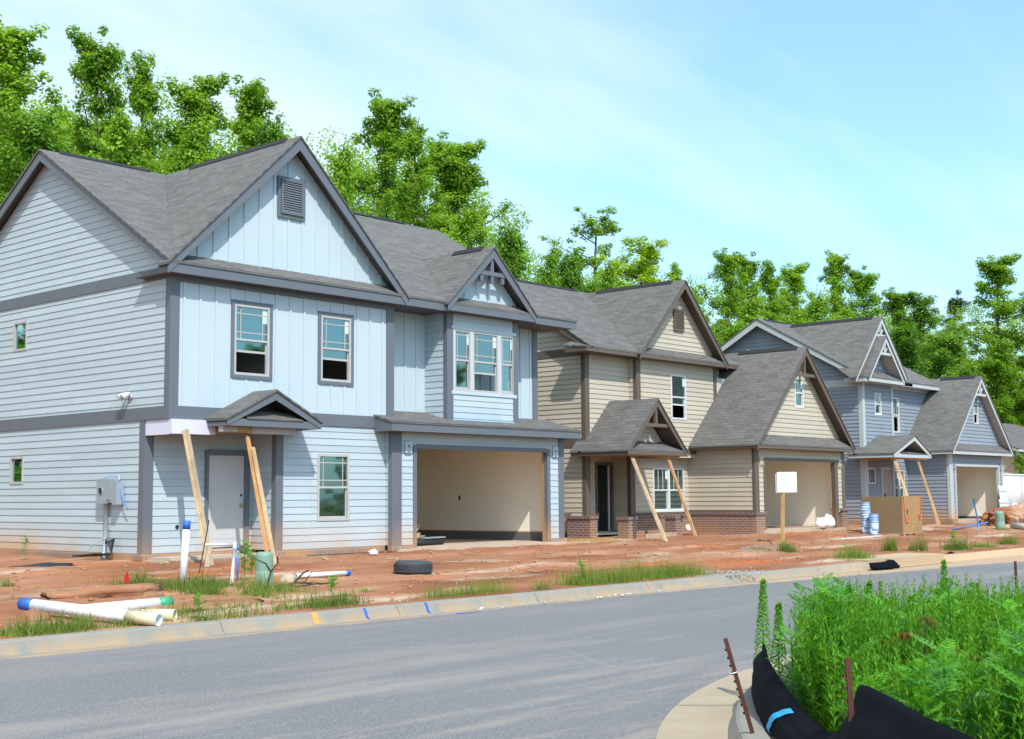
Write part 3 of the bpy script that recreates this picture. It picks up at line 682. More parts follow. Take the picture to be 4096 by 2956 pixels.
# plates, lights, foundation
block(H1, 20.89, 2.24, 21.765, 'sid1'); block(H1, 26.13, 2.24, 21.765, 'sid1')
k = MB(); k.lathe([(0, .012), (.04, .012), (.045, 0)], (15.48, 22.815, .54), (0, -1, 0), 12); k.build('hose_outlet', 'dark', H1)
for q in ((XL-.045, 17.28, 22.78, 22.95, -.10, .028), (XL-.045, XL+.1, 22.95, 31.2, -.10, .028), (17.28, 20.36, 21.94, 22.1, -.10, .028), (20.36, 21.12, 21.71, 21.85, -.10, .028), (25.87, XR+.06, 21.71, 21.85, -.1, .028)):
    MB().box(*q).build('brick_ledge', 'rowlock', H1)
MB().box(XL-.02, XR, 21.98, 31.2, -.4, -.1).build('foundation', 'slab', H1)
st = MB().box(XL+.1, 17.6, 22.02, 22.78, -.35, -.035).build('porch_slab', 'slab', H1)
MB().box(XL+.05, 17.9, 21.72, 22.015, -.35, -.085).build('brick_edge', 'rowlock', st)
I = MB(); I.box(XL+.1, XR-.1, 22.9, 31.1, 2.63, 2.8); I.box(XL+.1, 20.6, 22.05, 22.9, 2.64, 2.8); I.box(20.6, XR-.1, 22.7, 31.1, 5.44, 5.47); I.box(XL+.1, 20.6, 22.05, 31.1, 5.44, 5.47)
I.box(XL+.1, 17.55, 25.0, 25.08, 2.8, 5.44); I.box(17.55, 17.63, 22.05, 31, 2.8, 5.44); I.box(17.63, 20.5, 26.5, 26.58, 2.8, 5.44); I.box(20.55, 20.6, 22.7, 31, 2.8, 5.44); I.box(20.6, 23.6, 25.4, 25.48, 2.8, 5.44); I.box(23.62, 23.70, 24.2, 25.4, 2.8, 5.44)
I.box(17.4, 20.4, 25.5, 25.58, 0, 2.63); I.box(XL+.1, 20.5, 22.95, 31, -.05, -.01); I.box(XL+3, XL+3.05, 25.6, 31, 0, 5.4)
I.build('room_partition', 'dryroom', H1)

# ================================================================== HOUSE 2
H2 = empty('house', (36.0, 24.0, 0.0), 'beige two-storey house with brown trim and brick base, between two blue houses', 'house', 'new houses in the row')
X2 = 30.6
S2 = dict(mat='sid2', lip=.017)
wall(H2, 'siding_wall', 'L', X2, rect(24.3, 32.0, .02, 2.6), **S2)
wall(H2, 'siding_wall', 'L', X2, rect(24.3, 32.0, 2.80, 5.30), [(27.9, 28.5, 2.95, 4.7)], **S2)
wall(H2, 'gable_wall', 'L', X2, [(24.3, 5.5), (31.3, 5.5), (31.3, 5.8), (27.8, 7.95), (24.3, 5.72)], **S2)
wall(H2, 'siding_wall', 'F', 24.3, rect(X2, 32.95, 2.7, 5.40), **S2)
wall(H2, 'siding_wall', 'L', 32.78, rect(24.0, 24.3, 2.3, 5.40), **S2)
wall(H2, 'siding_wall', 'F', 24.0, rect(32.78, 37.24, 2.3, 5.40), [(34.62, 35.46, 3.52, 4.95)], **S2)
wall(H2, 'siding_wall', 'F', 24.3, rect(37.24, 37.9, 2.6, 5.40), **S2)
wall(H2, 'siding_wall', 'L', 37.9, rect(24.3, 24.31, 2.6, 5.4), **S2)
wall(H2, 'gable_wall', 'F', 24.0, [(32.62, 5.55), (37.3, 5.55), (35.0, 7.82)], [], **S2)
wall(H2, 'siding_wall', 'F', 24.3, rect(32.82, 36.0, .55, 2.4), [(33.98, 35.69, .58, 1.97)], **S2)
wall(H2, 'siding_wall', 'F', 25.0, rect(X2, 32.8, .0, 2.5), [(32.0, 32.74, .02, 2.05)], **S2)
wall(H2, 'siding_wall', 'L', 32.82, rect(24.3, 25.0, .0, 2.5), **S2)
wall(H2, 'siding_wall', 'L', 35.95, rect(21.8, 24.3, .5, 2.58), **S2)
wall(H2, 'siding_wall', 'F', 21.8, rect(35.95, 41.8, .5, 2.58), [(36.51, 41.11, .4, 2.22)], **S2)
wall(H2, 'gable_wall', 'F', 21.8, [(35.75, 2.8), (41.75, 2.8), (38.75, 5.83)], [(38.55, 39.12, 3.95, 4.95)], **S2)
wall(H2, 'rear_wall', 'B', 32.0, rect(X2, 41.8, 0, 5.4), [], 'sid2', 'flat')
wall(H2, 'end_wall', 'R', 41.8, rect(21.8, 32, 0, 2.6), [], 'sid2', 'flat')
wall(H2, 'end_wall', 'R', 37.9, [(24.3, 2.5), (31.3, 2.5), (31.3, 5.7), (27.8, 7.9), (24.3, 5.7)], [], 'sid2', 'flat')
T2 = 'trim2'
board(H2, 'corner_board', T2, (X2-.022, X2, 24.28, 24.42, 2.78, 5.40), (X2, X2+.19, 24.275, 24.3, 2.4, 5.40))
board(H2, 'corner_board', T2, (32.756, 32.97, 23.974, 24.0, 2.3, 5.40), (32.756, 32.78, 24.0, 24.1, 2.3, 5.4))
board(H2, 'corner_board', T2, (37.08, 37.26, 23.974, 24.0, 2.3, 5.40))
board(H2, 'corner_board', T2, (X2-.022, X2+.20, 24.276, 24.3, .5, 2.5), (X2-.022, X2, 24.3, 24.42, .5, 2.6))
board(H2, 'corner_board', T2, (32.78, 33.02, 24.274, 24.3, .5, 2.5), (32.796, 32.82, 24.3, 24.42, 0, 2.5))
board(H2, 'corner_board', T2, (35.925, 35.95, 21.774, 21.88, .56, 2.58), (35.95, 36.16, 21.774, 21.8, .56, 2.58))
board(H2, 'corner_board', T2, (41.6, 41.82, 21.774, 21.8, .56, 2.58))
board(H2, 'band_board', T2, (X2-.028, X2, 24.272, 32, 2.56, 2.80), (X2, 32.9, 24.272, 24.3, 2.56, 2.78))
board(H2, 'band_board', T2, (X2-.026, X2, 24.3, 32, 5.29, 5.52))
board(H2, 'band_board', T2, (33.0, 36.5, 23.97, 24.0, 2.42, 2.60))
board(H2, 'skirt_board', T2, (35.93, 35.95, 21.9, 24.3, .565, .63), (33.02, 35.94, 24.27, 24.3, .52, .58), (X2-.03, X2+.6, 24.265, 24.276, .52, .60), (X2-.4, X2-.0, 24.86, 24.9, .5, .62))
R2 = gable_side(H2, 'roof', 30.25, 38.3, 23.75, 27.8, 31.85, 5.50, 8.05, M['roof2'], T2, 'soffit2', vent=(31.2, 34.6), xwall=X2)
f = MB(); f.box(29.98, 32.5, 23.73, 23.76, 5.33, 5.465); f.box(29.98, 30.01, 23.76, 24.55, 5.33, 5.47); f.box(37.4, 38.3, 23.73, 23.76, 5.33, 5.465); f.build('fascia', T2, R2)
f = MB(); f.box(30.01, 38.27, 23.76, 24.4, 5.335, 5.35); f.box(30.0, X2, 24.4, 24.55, 5.335, 5.35); f.build('soffit', 'soffit2', R2)
r = MB(); rslab(r, (29.96, 23.72, 5.48), (30.3, 23.72, 5.48), (30.3, 24.58, 5.70), (29.96, 24.58, 5.56)); r.build('eave_return', 'roof2', R2)
R2g = gable_front(H2, 'roof', 32.5, 37.42, 5.47, 35.0, 8.0, 23.62, 27.9, 24.0, M['roof2'], T2, 'soffit2', vent=(24.1, 27.2), rake=.24, cut=24.1)
f = MB(); f.box(32.5, 37.42, 23.635, 23.665, 5.32, 5.45); f.box(32.5, 32.53, 23.665, 23.75, 5.32, 5.45); f.build('fascia', T2, R2g)
f = MB(); f.box(32.53, 37.4, 23.665, 24.0, 5.325, 5.334); f.build('soffit', 'soffit2', R2g)
r = MB(); rslab(r, (32.6, 23.63, 5.47), (37.32, 23.63, 5.47), (37.2, 24.0, 5.72), (32.75, 24.0, 5.72)); r.build('pent_roof', 'roof2', R2g)
R2a = gable_front(H2, 'garage_roof', 35.57, 41.97, 2.70, 38.77, 5.96, 21.44, 28.0, 21.8, M['roof2'], T2, 'soffit2', vent=(21.75, 24.0), rake=.24)
f = MB(); f.box(35.57, 41.97, 21.455, 21.485, 2.55, 2.67); f.box(35.57, 35.60, 21.485, 24.0, 2.55, 2.67); f.box(41.94, 41.97, 21.485, 25, 2.55, 2.67); f.build('fascia', T2, R2a)
f = MB(); f.box(35.6, 35.95, 21.485, 24.0, 2.555, 2.57); f.box(35.95, 41.94, 21.485, 21.8, 2.555, 2.57); f.build('soffit', 'soffit2', R2a)
r = MB(); rslab(r, (35.7, 21.44, 2.69), (41.85, 21.44, 2.69), (41.65, 21.8, 3.02), (35.9, 21.8, 3.02)); r.build('pent_roof', 'roof2', R2a)
def truss(parent, xa, za, y, mat, ws, collar_z, fan=False, w=.09):
    t = MB(); t.box(xa-w/2, xa+w/2, y, y+.09, collar_z, za-.2)
    hw = ws; t.box(xa-hw, xa+hw, y-.012, y+.05, collar_z-.05, collar_z+.05)
    if fan:
        for s in (-1, 1): t.bar((xa, y+.045, collar_z+.03), (xa+s*hw*.52, y+.045, collar_z+(za-collar_z)*.46), .05, .07, (0, 1, 0))
    return t.build('gable_truss', mat, parent)
truss(H2, 38.77, 5.9, 21.50, T2, .72, 5.02)
louvre_vent(H2, 34.80, 35.36, 6.37, 7.07, 23.985, T2, 12, False)
window(H2, 'F', 24.0, 34.62, 35.46, 3.52, 4.95, grille=None, open_=.40, fmat='white', stick=True)
window(H2, 'F', 24.3, 33.98, 34.835, .58, 1.97, grille='bars', fmat='white', stick=True); window(H2, 'F', 24.3, 34.835, 35.69, .58, 1.97, grille='bars', fmat='white')
window(H2, 'F', 21.8, 38.55, 39.12, 3.95, 4.95, grille='bars', fmat='white', stick=True)
window(H2, 'L', X2, 27.9, 28.5, 2.95, 4.7, grille=None, fmat='white')
# porch
R2p = gable_front(H2, 'porch_roof', 30.28, 33.26, 2.44, 31.78, 3.96, 22.5, 24.3, 23.5, M['roof2'], T2, 'soffit2', rake=.2)
r = MB(); rslab(r, (30.25, 24.62, 2.41), (30.25, 24.2, 2.41), (30.62, 24.2, 2.79), (30.62, 24.62, 2.79)); r.build('eave_return', 'roof2', R2p)
f = MB(); f.box(30.28, 33.26, 22.515, 22.545, 2.28, 2.41); f.box(30.28, 30.31, 22.545, 24.6, 2.27, 2.41); f.box(33.23, 33.26, 22.545, 24.3, 2.27, 2.41); f.build('fascia', T2, R2p)
f = MB(); f.box(30.31, 33.23, 22.545, 24.3, 2.31, 2.33); f.box(30.31, 30.6, 24.3, 24.6, 2.31, 2.33); f.build('porch_ceiling', 'soffit2', R2p)
f = MB(); f.box(30.5, 33.05, 22.62, 22.74, 2.24, 2.31); f.box(30.5, 30.62, 22.74, 24.2, 2.24, 2.31); f.build('header_beam', 'osb', R2p)
wall(R2p, 'gable_wall', 'F', 23.1, [(30.55, 2.5), (33.0, 2.5), (31.78, 3.75)], [], **S2)
r = MB(); rslab(r, (30.45, 22.51, 2.43), (33.1, 22.51, 2.43), (32.9, 23.1, 2.72), (30.65, 23.1, 2.72)); r.build('pent_roof', 'roof2', R2p)
truss(R2p, 31.78, 3.92, 22.55, T2, .62, 3.16, w=.10)
# brick base and pedestals
def pedestal(parent, x0, x1, y0, y1, zt):
    p = MB(); p.box(x0, x1, y0, y1, -.3, zt-.09); o = p.build('brick_pier', 'brick', parent)
    c = MB(); c.box(x0-.03, x1+.03, y0-.03, y1+.03, zt-.09, zt); c.build('cap', 'rowlock2', o)
pedestal(H2, 30.38, 30.72, 23.98, 24.85, .52); pedestal(H2, 30.55, 30.92, 22.72, 23.1, .50); pedestal(H2, 32.9, 33.25, 22.72, 23.1, .50)
pedestal(H2, 41.45, 41.86, 21.72, 22.1, .62); pedestal(H2, 35.88, 36.42, 21.74, 21.95, .565)
w = MB(); w.box(35.89, 36.1, 21.95, 24.3, -.3, .48); w.box(32.86, 35.9, 24.2, 24.4, -.3, .42); w.box(X2+.14, 32.0, 24.9, 25.02, -.3, .02); bs = w.build('brick_skirt', 'brick', H2)
w = MB(); w.box(35.86, 36.12, 21.98, 24.3, .48, .565); w.box(32.86, 35.86, 24.17, 24.4, .42, .51); w.build('cap', 'rowlock2', bs)
# door (open doorway) and garage
f = MB(); f.box(31.93, 32.0, 24.95, 25.05, .02, 2.12); f.box(32.74, 32.80, 24.95, 25.05, .02, 2.12); f.box(32.0, 32.74, 24.95, 25.05, 2.05, 2.14)
D2 = f.build('door_frame', T2, H2)
d = MB(); d.box(32.63, 32.70, 25.03, 25.06, .04, 2.04); dl = d.build('door', 'doorp', H2)
d = MB(); d.box(32.60, 32.63, 25.01, 25.05, 1.0, 1.06); d.build('handle', 'white', dl)
G = MB(); G.box(41.62, 41.67, 21.92, 27, .0, 2.5); G.box(36.15, 36.2, 21.95, 27, .0, 2.5); G.box(36.2, 41.62, 27, 27.05, .0, 2.5); G.box(36.1, 41.65, 21.92, 27, 2.5, 2.55); G.box(41.11, 41.62, 21.90, 21.92, 0, 2.5); G.box(36.51, 41.11, 21.90, 21.92, 2.22, 2.5)
GI = G.build('garage_interior', 'dry', H2)
k = MB(); k.box(36.1, 41.5, 21.6, 27.05, -.2, -.03); k.build('floor_slab', 'slab', GI)
k = MB(); k.box(41.09, 41.11, 21.88, 21.93, -.02, 2.15); k.build('jamb_stud', 'timber2', GI)
board(H2, 'garage_casing', T2, (36.45, 36.53, 21.76, 21.90, 0, 2.27), (41.09, 41.30, 21.76, 21.90, 0, 2.27), (36.53, 41.09, 21.76, 21.90, 2.18, 2.28))
block(H2, 36.31, 2.16, 21.785, 'sid2'); block(H2, 41.45, 2.16, 21.785, 'sid2')
I = MB(); I.box(X2+.1, 37.8, 24.4, 31.9, 2.6, 2.78); I.box(32.9, 37.2, 24.05, 24.4, 2.6, 2.78); I.box(X2+.1, 37.8, 24.05+.3, 31.9, 5.36, 5.39); I.box(X2+.1, 37.8, 27.0, 27.1, 2.78, 5.36); I.box(X2+.1, 41.6, 28.0, 28.1, 0, 2.6); I.box(X2+.1, 41.6, 24.4, 31.9, -.06, -.01); I.box(36.0, 36.1, 24.4, 28, 0, 2.6)
I.box(36.2, 41.4, 21.9, 27, 2.56, 2.6); I.box(36.5, 41, 24, 24.05, 2.6, 5)
I.build('room_partition', 'dryroom', H2)
c = MB(); c.box(40.6, 41.5, 29.6, 30.4, 5.9, 7.38); ch = c.build('chimney', 'sid2', H2)
c = MB(); c.prism([(40.45, 29.45, 7.38), (41.65, 29.45, 7.38), (41.5, 29.45, 7.72), (40.6, 29.45, 7.72)], (0, 1.1, 0)); c.build('chimney_cap', 'vent', ch)
# rear wing over the garage so the chimney and roof are carried
rw = MB(); rslab(rw, (38.2, 26.0, 3.0), (42.2, 26.0, 3.0), (42.2, 30.0, 6.1), (38.2, 30.0, 6.1)); rslab(rw, (42.2, 33.0, 3.7), (38.2, 33.0, 3.7), (38.2, 30, 6.1), (42.2, 30, 6.1)); rw.build('rear_roof', 'roof2', H2)

# ================================================================== HOUSE 3
H3 = empty('house', (52.0, 24.0, 0.0), 'slate blue two-storey house with pale trim, third in the row behind the wooden crate', 'house', 'new houses in the row')
X3 = 47.5; S3 = dict(mat='sid3', lip=.020); T3 = 'trim3'
wall(H3, 'siding_wall', 'L', X3, rect(23.9, 32, .08, 2.68), **S3)
wall(H3, 'siding_wall', 'L', X3, rect(23.9, 32, 2.86, 5.34), **S3)
wall(H3, 'gable_wall', 'L', X3, [(23.9, 5.6), (32.6, 5.6), (32.6, 5.8), (28.3, 8.2), (23.9, 5.78)], **S3)
wall(H3, 'siding_wall', 'F', 23.9, rect(X3, 50.1, 2.8, 5.5), [(48.55, 49.12, 4.22, 5.10)], **S3)
wall(H3, 'siding_wall', 'F', 24.0, rect(50.1, 53.9, 2.6, 5.5), [(50.34, 50.92, 3.59, 5.02)], **S3)
wall(H3, 'gable_wall', 'F', 23.9, [(47.15, 5.75), (50.1, 5.75), (48.65, 7.15)], [], **S3)
wall(H3, 'gable_wall', 'F', 24.05, [(46.9, 5.75), (51.2, 5.75), (49.05, 8.0)], [], **S3)
wall(H3, 'siding_wall', 'F', 24.15, rect(X3, 50.35, .08, 2.6), [(48.28, 48.90, 1.5, 2.13), (49.42, 50.24, .09, 2.14)], **S3)
wall(H3, 'siding_wall', 'F', 24.0, rect(50.2, 52.2, .08, 2.6), [(50.25, 51.2, .62, 2.06)], **S3)
wall(H3, 'siding_wall', 'L', 51.5, rect(22.2, 24.0, .08, 2.72), **S3)
wall(H3, 'siding_wall', 'F', 22.2, rect(51.5, 57.0, .08, 2.72), [(52.05, 56.5, -.1, 2.23)], **S3)
wall(H3, 'gable_wall', 'F', 22.2, [(51.2, 2.95), (57.3, 2.95), (54.3, 5.85)], [(54.1, 54.6, 4.0, 4.85)], **S3)
wall(H3, 'end_wall', 'R', 57.0, rect(22.2, 32, 0, 2.8), [], 'sid3', 'flat')
wall(H3, 'rear_wall', 'B', 32, rect(X3, 57, 0, 5.5), [], 'sid3', 'flat')
wall(H3, 'end_wall', 'R', 53.9, [(24, 2.5), (32.6, 2.5), (32.6, 5.7), (28.3, 8.1), (24, 5.7)], [], 'sid3', 'flat')
board(H3, 'corner_board', T3, (X3-.025, X3, 23.87, 24.05, 2.86, 5.5), (X3, X3+.19, 23.872, 23.9, 2.8, 5.5))
board(H3, 'corner_board', T3, (50.0, 50.16, 23.868, 23.9, 2.8, 5.5))
board(H3, 'corner_board', T3, (X3-.025, X3, 23.88, 24.05, .08, 2.66), (X3, X3+.26, 23.872, 24.1, .08, 2.5))
board(H3, 'corner_board', T3, (50.17, 50.26, 23.97, 24.15, .08, 2.5))
board(H3, 'corner_board', T3, (51.47, 51.5, 22.172, 22.3, .08, 2.72), (51.5, 51.78, 22.172, 22.2, .08, 2.72))
board(H3, 'corner_board', T3, (56.85, 57.02, 22.172, 22.2, .08, 2.72))
board(H3, 'band_board', T3, (X3-.03, X3, 23.88, 32, 2.66, 2.86), (X3-.03, X3, 23.9, 32, 5.32, 5.62), (X3, 50.1, 23.87, 23.9, 2.62, 2.8))
board(H3, 'frieze_board', T3, (50.16, 53.9, 23.97, 24.0, 5.35, 5.5))
R3 = gable_side(H3, 'roof', 47.1, 54.2, 23.5, 28.3, 33.1, 5.65, 8.36, M['roof3'], T3, 'soffit3', vent=(47.7, 49.4), xwall=X3, rake=.26)
f = MB(); f.box(46.98, 47.3, 23.48, 23.51, 5.45, 5.62); f.box(46.98, 47.01, 23.51, 24.35, 5.45, 5.62); f.box(51.2, 54.0, 23.48, 23.51, 5.45, 5.62); f.build('fascia', T3, R3)
f = MB(); f.box(47.01, 54.0, 23.51, 24.3, 5.455, 5.47); f.build('soffit', 'soffit3', R3)
r = MB(); rslab(r, (46.95, 23.46, 5.64), (47.2, 23.46, 5.64), (47.2, 24.4, 5.85), (46.95, 24.4, 5.72)); r.build('eave_return', 'roof3', R3)
R3b = gable_front(H3, 'roof', 46.75, 51.4, 5.65, 49.08, 8.2, 23.72, 28.4, 24.05, M['roof3'], T3, 'soffit3', vent=(24.1, 27.8), rake=.24, cut=24.0)
truss(R3b, 49.08, 8.15, 23.76, T3, .5, 7.42, True, .07)
R3c = gable_front(H3, 'roof', 47.1, 50.2, 5.65, 48.65, 7.35, 23.36, 25.6, 23.9, M['roof3'], T3, 'soffit3', rake=.22, cut=23.9)
f = MB(); f.box(47.1, 50.2, 23.375, 23.405, 5.46, 5.62); f.box(47.1, 47.13, 23.405, 23.5, 5.46, 5.62); f.build('fascia', T3, R3c)
f = MB(); f.box(47.13, 50.17, 23.405, 23.9, 5.474, 5.488); f.build('soffit', 'soffit3', R3c)
r = MB(); rslab(r, (47.15, 23.37, 5.63), (50.15, 23.37, 5.63), (49.95, 23.9, 5.95), (47.35, 23.9, 5.95)); r.build('pent_roof', 'roof3', R3c)
truss(R3c, 48.65, 7.28, 23.40, T3, .48, 6.62, True, .07)
R3a = gable_front(H3, 'garage_roof', 51.12, 57.42, 2.86, 54.27, 6.0, 21.85, 28.0, 22.2, M['roof3'], T3, 'soffit3', vent=(22.1, 23.6), rake=.22)
f = MB(); f.box(51.12, 57.42, 21.865, 21.895, 2.68, 2.83); f.box(51.12, 51.15, 21.895, 24, 2.68, 2.83); f.box(57.39, 57.42, 21.895, 26, 2.68, 2.83); f.build('fascia', T3, R3a)
f = MB(); f.box(51.15, 51.5, 21.895, 24, 2.685, 2.70); f.box(51.5, 57.39, 21.895, 22.2, 2.685, 2.70); f.build('soffit', 'soffit3', R3a)
r = MB(); rslab(r, (51.3, 21.85, 2.85), (57.25, 21.85, 2.85), (57.05, 22.2, 3.14), (51.5, 22.2, 3.14)); r.build('pent_roof', 'roof3', R3a)
truss(R3a, 54.27, 5.94, 21.89, T3, .5, 5.2, True, .07)
window(H3, 'F', 23.9, 48.55, 49.12, 4.22, 5.10, grille='bars', fmat='white', stick=True); window(H3, 'F', 24.0, 50.34, 50.92, 3.59, 5.02, grille='bars', fmat='white', open_=.58, stick=True)
window(H3, 'F', 24.15, 48.28, 48.90, 1.5, 2.13, grille='bars', fmat='white', single=True); window(H3, 'F', 24.0, 50.25, 50.725, .62, 2.06, grille='bars', fmat='white', stick=True); window(H3, 'F', 24.0, 50.725, 51.2, .62, 2.06, grille='bars', fmat='white')
window(H3, 'F', 22.2, 54.1, 54.6, 4.0, 4.85, grille='bars', fmat='white', open_=.35)
d = MB(); d.box(49.48, 50.18, 24.14, 24.18, .1, 2.06); dr = d.build('door', 'doorr', H3)
f = MB(); f.box(49.38, 49.48, 24.11, 24.15, .08, 2.17); f.box(50.09, 50.17, 24.11, 24.15, .08, 2.17); f.box(49.48, 50.09, 24.11, 24.15, 2.06, 2.17); f.build('door_frame', T3, dr)
f = MB(); f.box(49.62, 49.78, 24.13, 24.14, .95, 1.1); f.build('lock_box', 'dark', dr)
R3p = gable_front(H3, 'porch_roof', 46.8, 50.12, 2.66, 48.66, 3.38, 22.32, 24.0, 23.2, M['roof3'], T3, 'soffit3', rake=.18)
r = MB(); rslab(r, (46.77, 24.3, 2.64), (46.77, 23.8, 2.64), (47.52, 23.8, 2.95), (47.52, 24.3, 2.95)); r.build('eave_return', 'roof3', R3p)
f = MB(); f.box(46.8, 50.12, 22.335, 22.365, 2.48, 2.63); f.box(46.8, 46.83, 22.365, 24.2, 2.48, 2.63); f.box(50.09, 50.12, 22.365, 24, 2.48, 2.63); f.build('fascia', T3, R3p)
f = MB(); f.box(46.83, 50.09, 22.365, 24.15, 2.50, 2.52); f.build('porch_ceiling', 'osb', R3p)
f = MB(); f.prism([(46.9, 23.2, 2.66), (50.05, 23.2, 2.66), (48.66, 23.2, 3.3)], (0, .01, 0)); f.build('gable_infill', 'soffit3', R3p)
f = MB(); f.box(47.0, 50.0, 22.42, 22.54, 2.42, 2.5); f.box(47.05, 47.17, 22.54, 23.9, 2.42, 2.5); f.build('header_beam', 'timber2', R3p)
r = MB(); rslab(r, (47.45, 22.33, 2.65), (49.85, 22.33, 2.65), (49.6, 23.2, 2.85), (47.7, 23.2, 2.85)); r.build('pent_roof', 'roof3', R3p)
G = MB(); G.box(56.86, 56.91, 22.3, 27, .1, 2.6); G.box(51.8, 51.85, 22.3, 27, .1, 2.6); G.box(51.85, 56.86, 27, 27.05, .1, 2.6); G.box(51.7, 56.88, 22.3, 27, 2.6, 2.65); G.box(56.5, 56.86, 22.28, 22.3, .1, 2.6); G.box(52.05, 56.5, 22.28, 22.3, 2.23, 2.6)
GI = G.build('garage_interior', 'dry', H3)
k = MB(); k.box(51.7, 56.8, 22.0, 27.05, -.2, .0); k.build('floor_slab', 'slab', GI)
k = MB(); k.box(56.84, 56.9, 22.3, 27, 0, .1); k.build('stem_wall', 'stem', GI)
board(H3, 'garage_casing', T3, (51.97, 52.07, 22.16, 22.28, 0, 2.3), (56.48, 56.62, 22.16, 22.28, 0, 2.3), (52.07, 56.48, 22.16, 22.28, 2.2, 2.31))
block(H3, 51.88, 2.2, 22.185, 'sid3'); block(H3, 56.73, 2.2, 22.185, 'sid3')
for q in ((X3-.05, X3+.2, 23.84, 32, -.12, .08), (X3+.2, 51.42, 24.06, 24.2, -.12, .08), (51.42, 52.0, 22.12, 24.0, -.12, .08)): MB().box(*q).build('brick_ledge', 'rowlock', H3)
I = MB(); I.box(X3+.1, 53.8, 24.9, 31.9, 2.66, 2.8); I.box(X3+.1, 53.8, 24.0, 24.9, 2.66, 2.8); I.box(X3+.1, 53.8, 24.05, 31.9, 5.4, 5.44); I.box(X3+.1, 53.8, 26.4, 26.5, 2.8, 5.4); I.box(X3+.1, 56, 27.5, 27.6, 0, 2.6); I.box(X3+.1, 56, 24.9, 31.9, -.05, 0); I.box(51.8, 56.7, 24.5, 24.55, 2.66, 5)
I.build('room_partition', 'dryroom', H3)

# ================================================================== HOUSE 4 at the right edge
H4 = empty('house', (71.0, 25.0, 0.0), 'tan house with grey roof mostly hidden behind the slate blue house, at the right edge', 'house')
wall(H4, 'siding_wall', 'F', 25.0, rect(65.0, 78, -1, 2.9), [], 'sid4')
wall(H4, 'siding_wall', 'L', 65.0, [(25, -1), (35, -1), (35, 2.9), (30, 4.8), (25, 2.9)], [], 'sid4')
R4 = gable_side(H4, 'roof', 64.6, 78.5, 24.6, 30, 35.4, 3.0, 5.15, M['roof2'], 'trim3', 'soffit3', xwall=65.0)
f = MB(); f.box(64.6, 78.5, 24.58, 24.61, 2.8, 2.97); f.build('fascia', 'trim3', R4)
r = MB(); rslab(r, (64.6, 22.6, 1.95), (78, 22.6, 1.95), (78, 25, 2.6), (64.6, 25, 2.6)); r.build('porch_roof', 'roof2', H4)
w = MB(); w.box(65.0, 78, 22.9, 24.98, -1, 1.9); w.build('porch_wall', 'sid4', H4)
w = MB(); w.box(64.95, 65.05, 24.8, 24.9, 2.3, 2.9); w.tube([(65.05, 24.9, 2.7), (65.05, 24.9, 2.35), (65.35, 24.7, 2.25)], .05, 6); w.build('downspout', 'white', H4)
c = MB(); c.box(67.0, 68.2, 30.5, 31.3, 4, 5.6); ch = c.build('chimney', 'trim3', H4)
c = MB(); c.prism([(66.85, 30.35, 5.6), (68.35, 30.35, 5.6), (68.2, 30.35, 6.05), (67.0, 30.35, 6.05)], (0, 1.1, 0)); c.build('chimney_cap', 'vent', ch)

H4.location = (71.0+14, 25.0+5, .75)   # stands farther back, on slightly higher ground, clear of the trailer
# ================================================================== GROUND, STREET, KERBS
from mathutils import noise as mn
def bumpz(x, y):
    k = min(1, max(0, (y-14.0)/.8))
    rut = 0
    for yc in (16.9+.5*math.sin(x*.21), 18.5+.5*math.sin(x*.21), 19.6+.9*math.sin(x*.13+1)):
        d = (y-yc)/.16; rut += -.055*math.exp(-d*d)+.022*math.exp(-(abs(d)-1.9)**2)
    rut *= max(0, min(1, (y-14.8)/1.2))*max(0, min(1, (21-y)/1.0))*(.55+.45*mn.noise((x*.3, 2, 1)))
    return rut+k*(.045*mn.noise((x*.8, y*.8, 0)) + .022*mn.noise((x*2.6, y*2.6, 3)) + .012*mn.noise((x*7, y*7, 5)))
def lotz(x, y): return yardz(x, y)+bumpz(x, y)
def on_lot(px, py):
    p = gnd(px, py); return Vector((p.x, p.y, lotz(p.x, p.y)))
g = MB(); g.box(-1500, 1500, -1500, 1500, -1.2, -.75); structure(g.build('ground', 'field'))
g = MB(); g.face([(-80, -40, -.6), (230, -40, -.6), (230, 13.79, -.6), (-80, 13.79, -.6)]); structure(g.build('road', 'asphalt'))
xs = [-60, -30, -10, 0, 3]+[5+.13*i for i in range(int(58/.13))]+[64, 68, 75, 90, 120, 160]
ys = [14.10+.13*i for i in range(int(9.6/.13))]+[24.5, 26, 28, 31, 34, 38, 45, 70, 120]
V = np.array([(x, y, lotz(x, y)) for y in ys for x in xs]); nx = len(xs)
Fq = np.array([(j*nx+i, j*nx+i+1, (j+1)*nx+i+1, (j+1)*nx+i) for j in range(len(ys)-1) for i in range(nx-1)])
structure(link('dirt_lot', npmesh('dirt_lot', V, Fq, 'clay', True)))
def sweep(path, prof, name, mat, seg=None):
    """path: [(point, inward normal)], profile [(d, z)]"""
    mb = MB(); path = path if isinstance(path[0], list) else [path]
    for (p, n), (q, m) in [k for g_ in path for k in zip(g_, g_[1:])]:
        for (d0, z0), (d1, z1) in zip(prof, prof[1:]):
            mb.face([(p[0]+n[0]*d0, p[1]+n[1]*d0, z0), (q[0]+m[0]*d0, q[1]+m[1]*d0, z0), (q[0]+m[0]*d1, q[1]+m[1]*d1, z1), (p[0]+n[0]*d1, p[1]+n[1]*d1, z1)])
    return mb.build(name, mat)
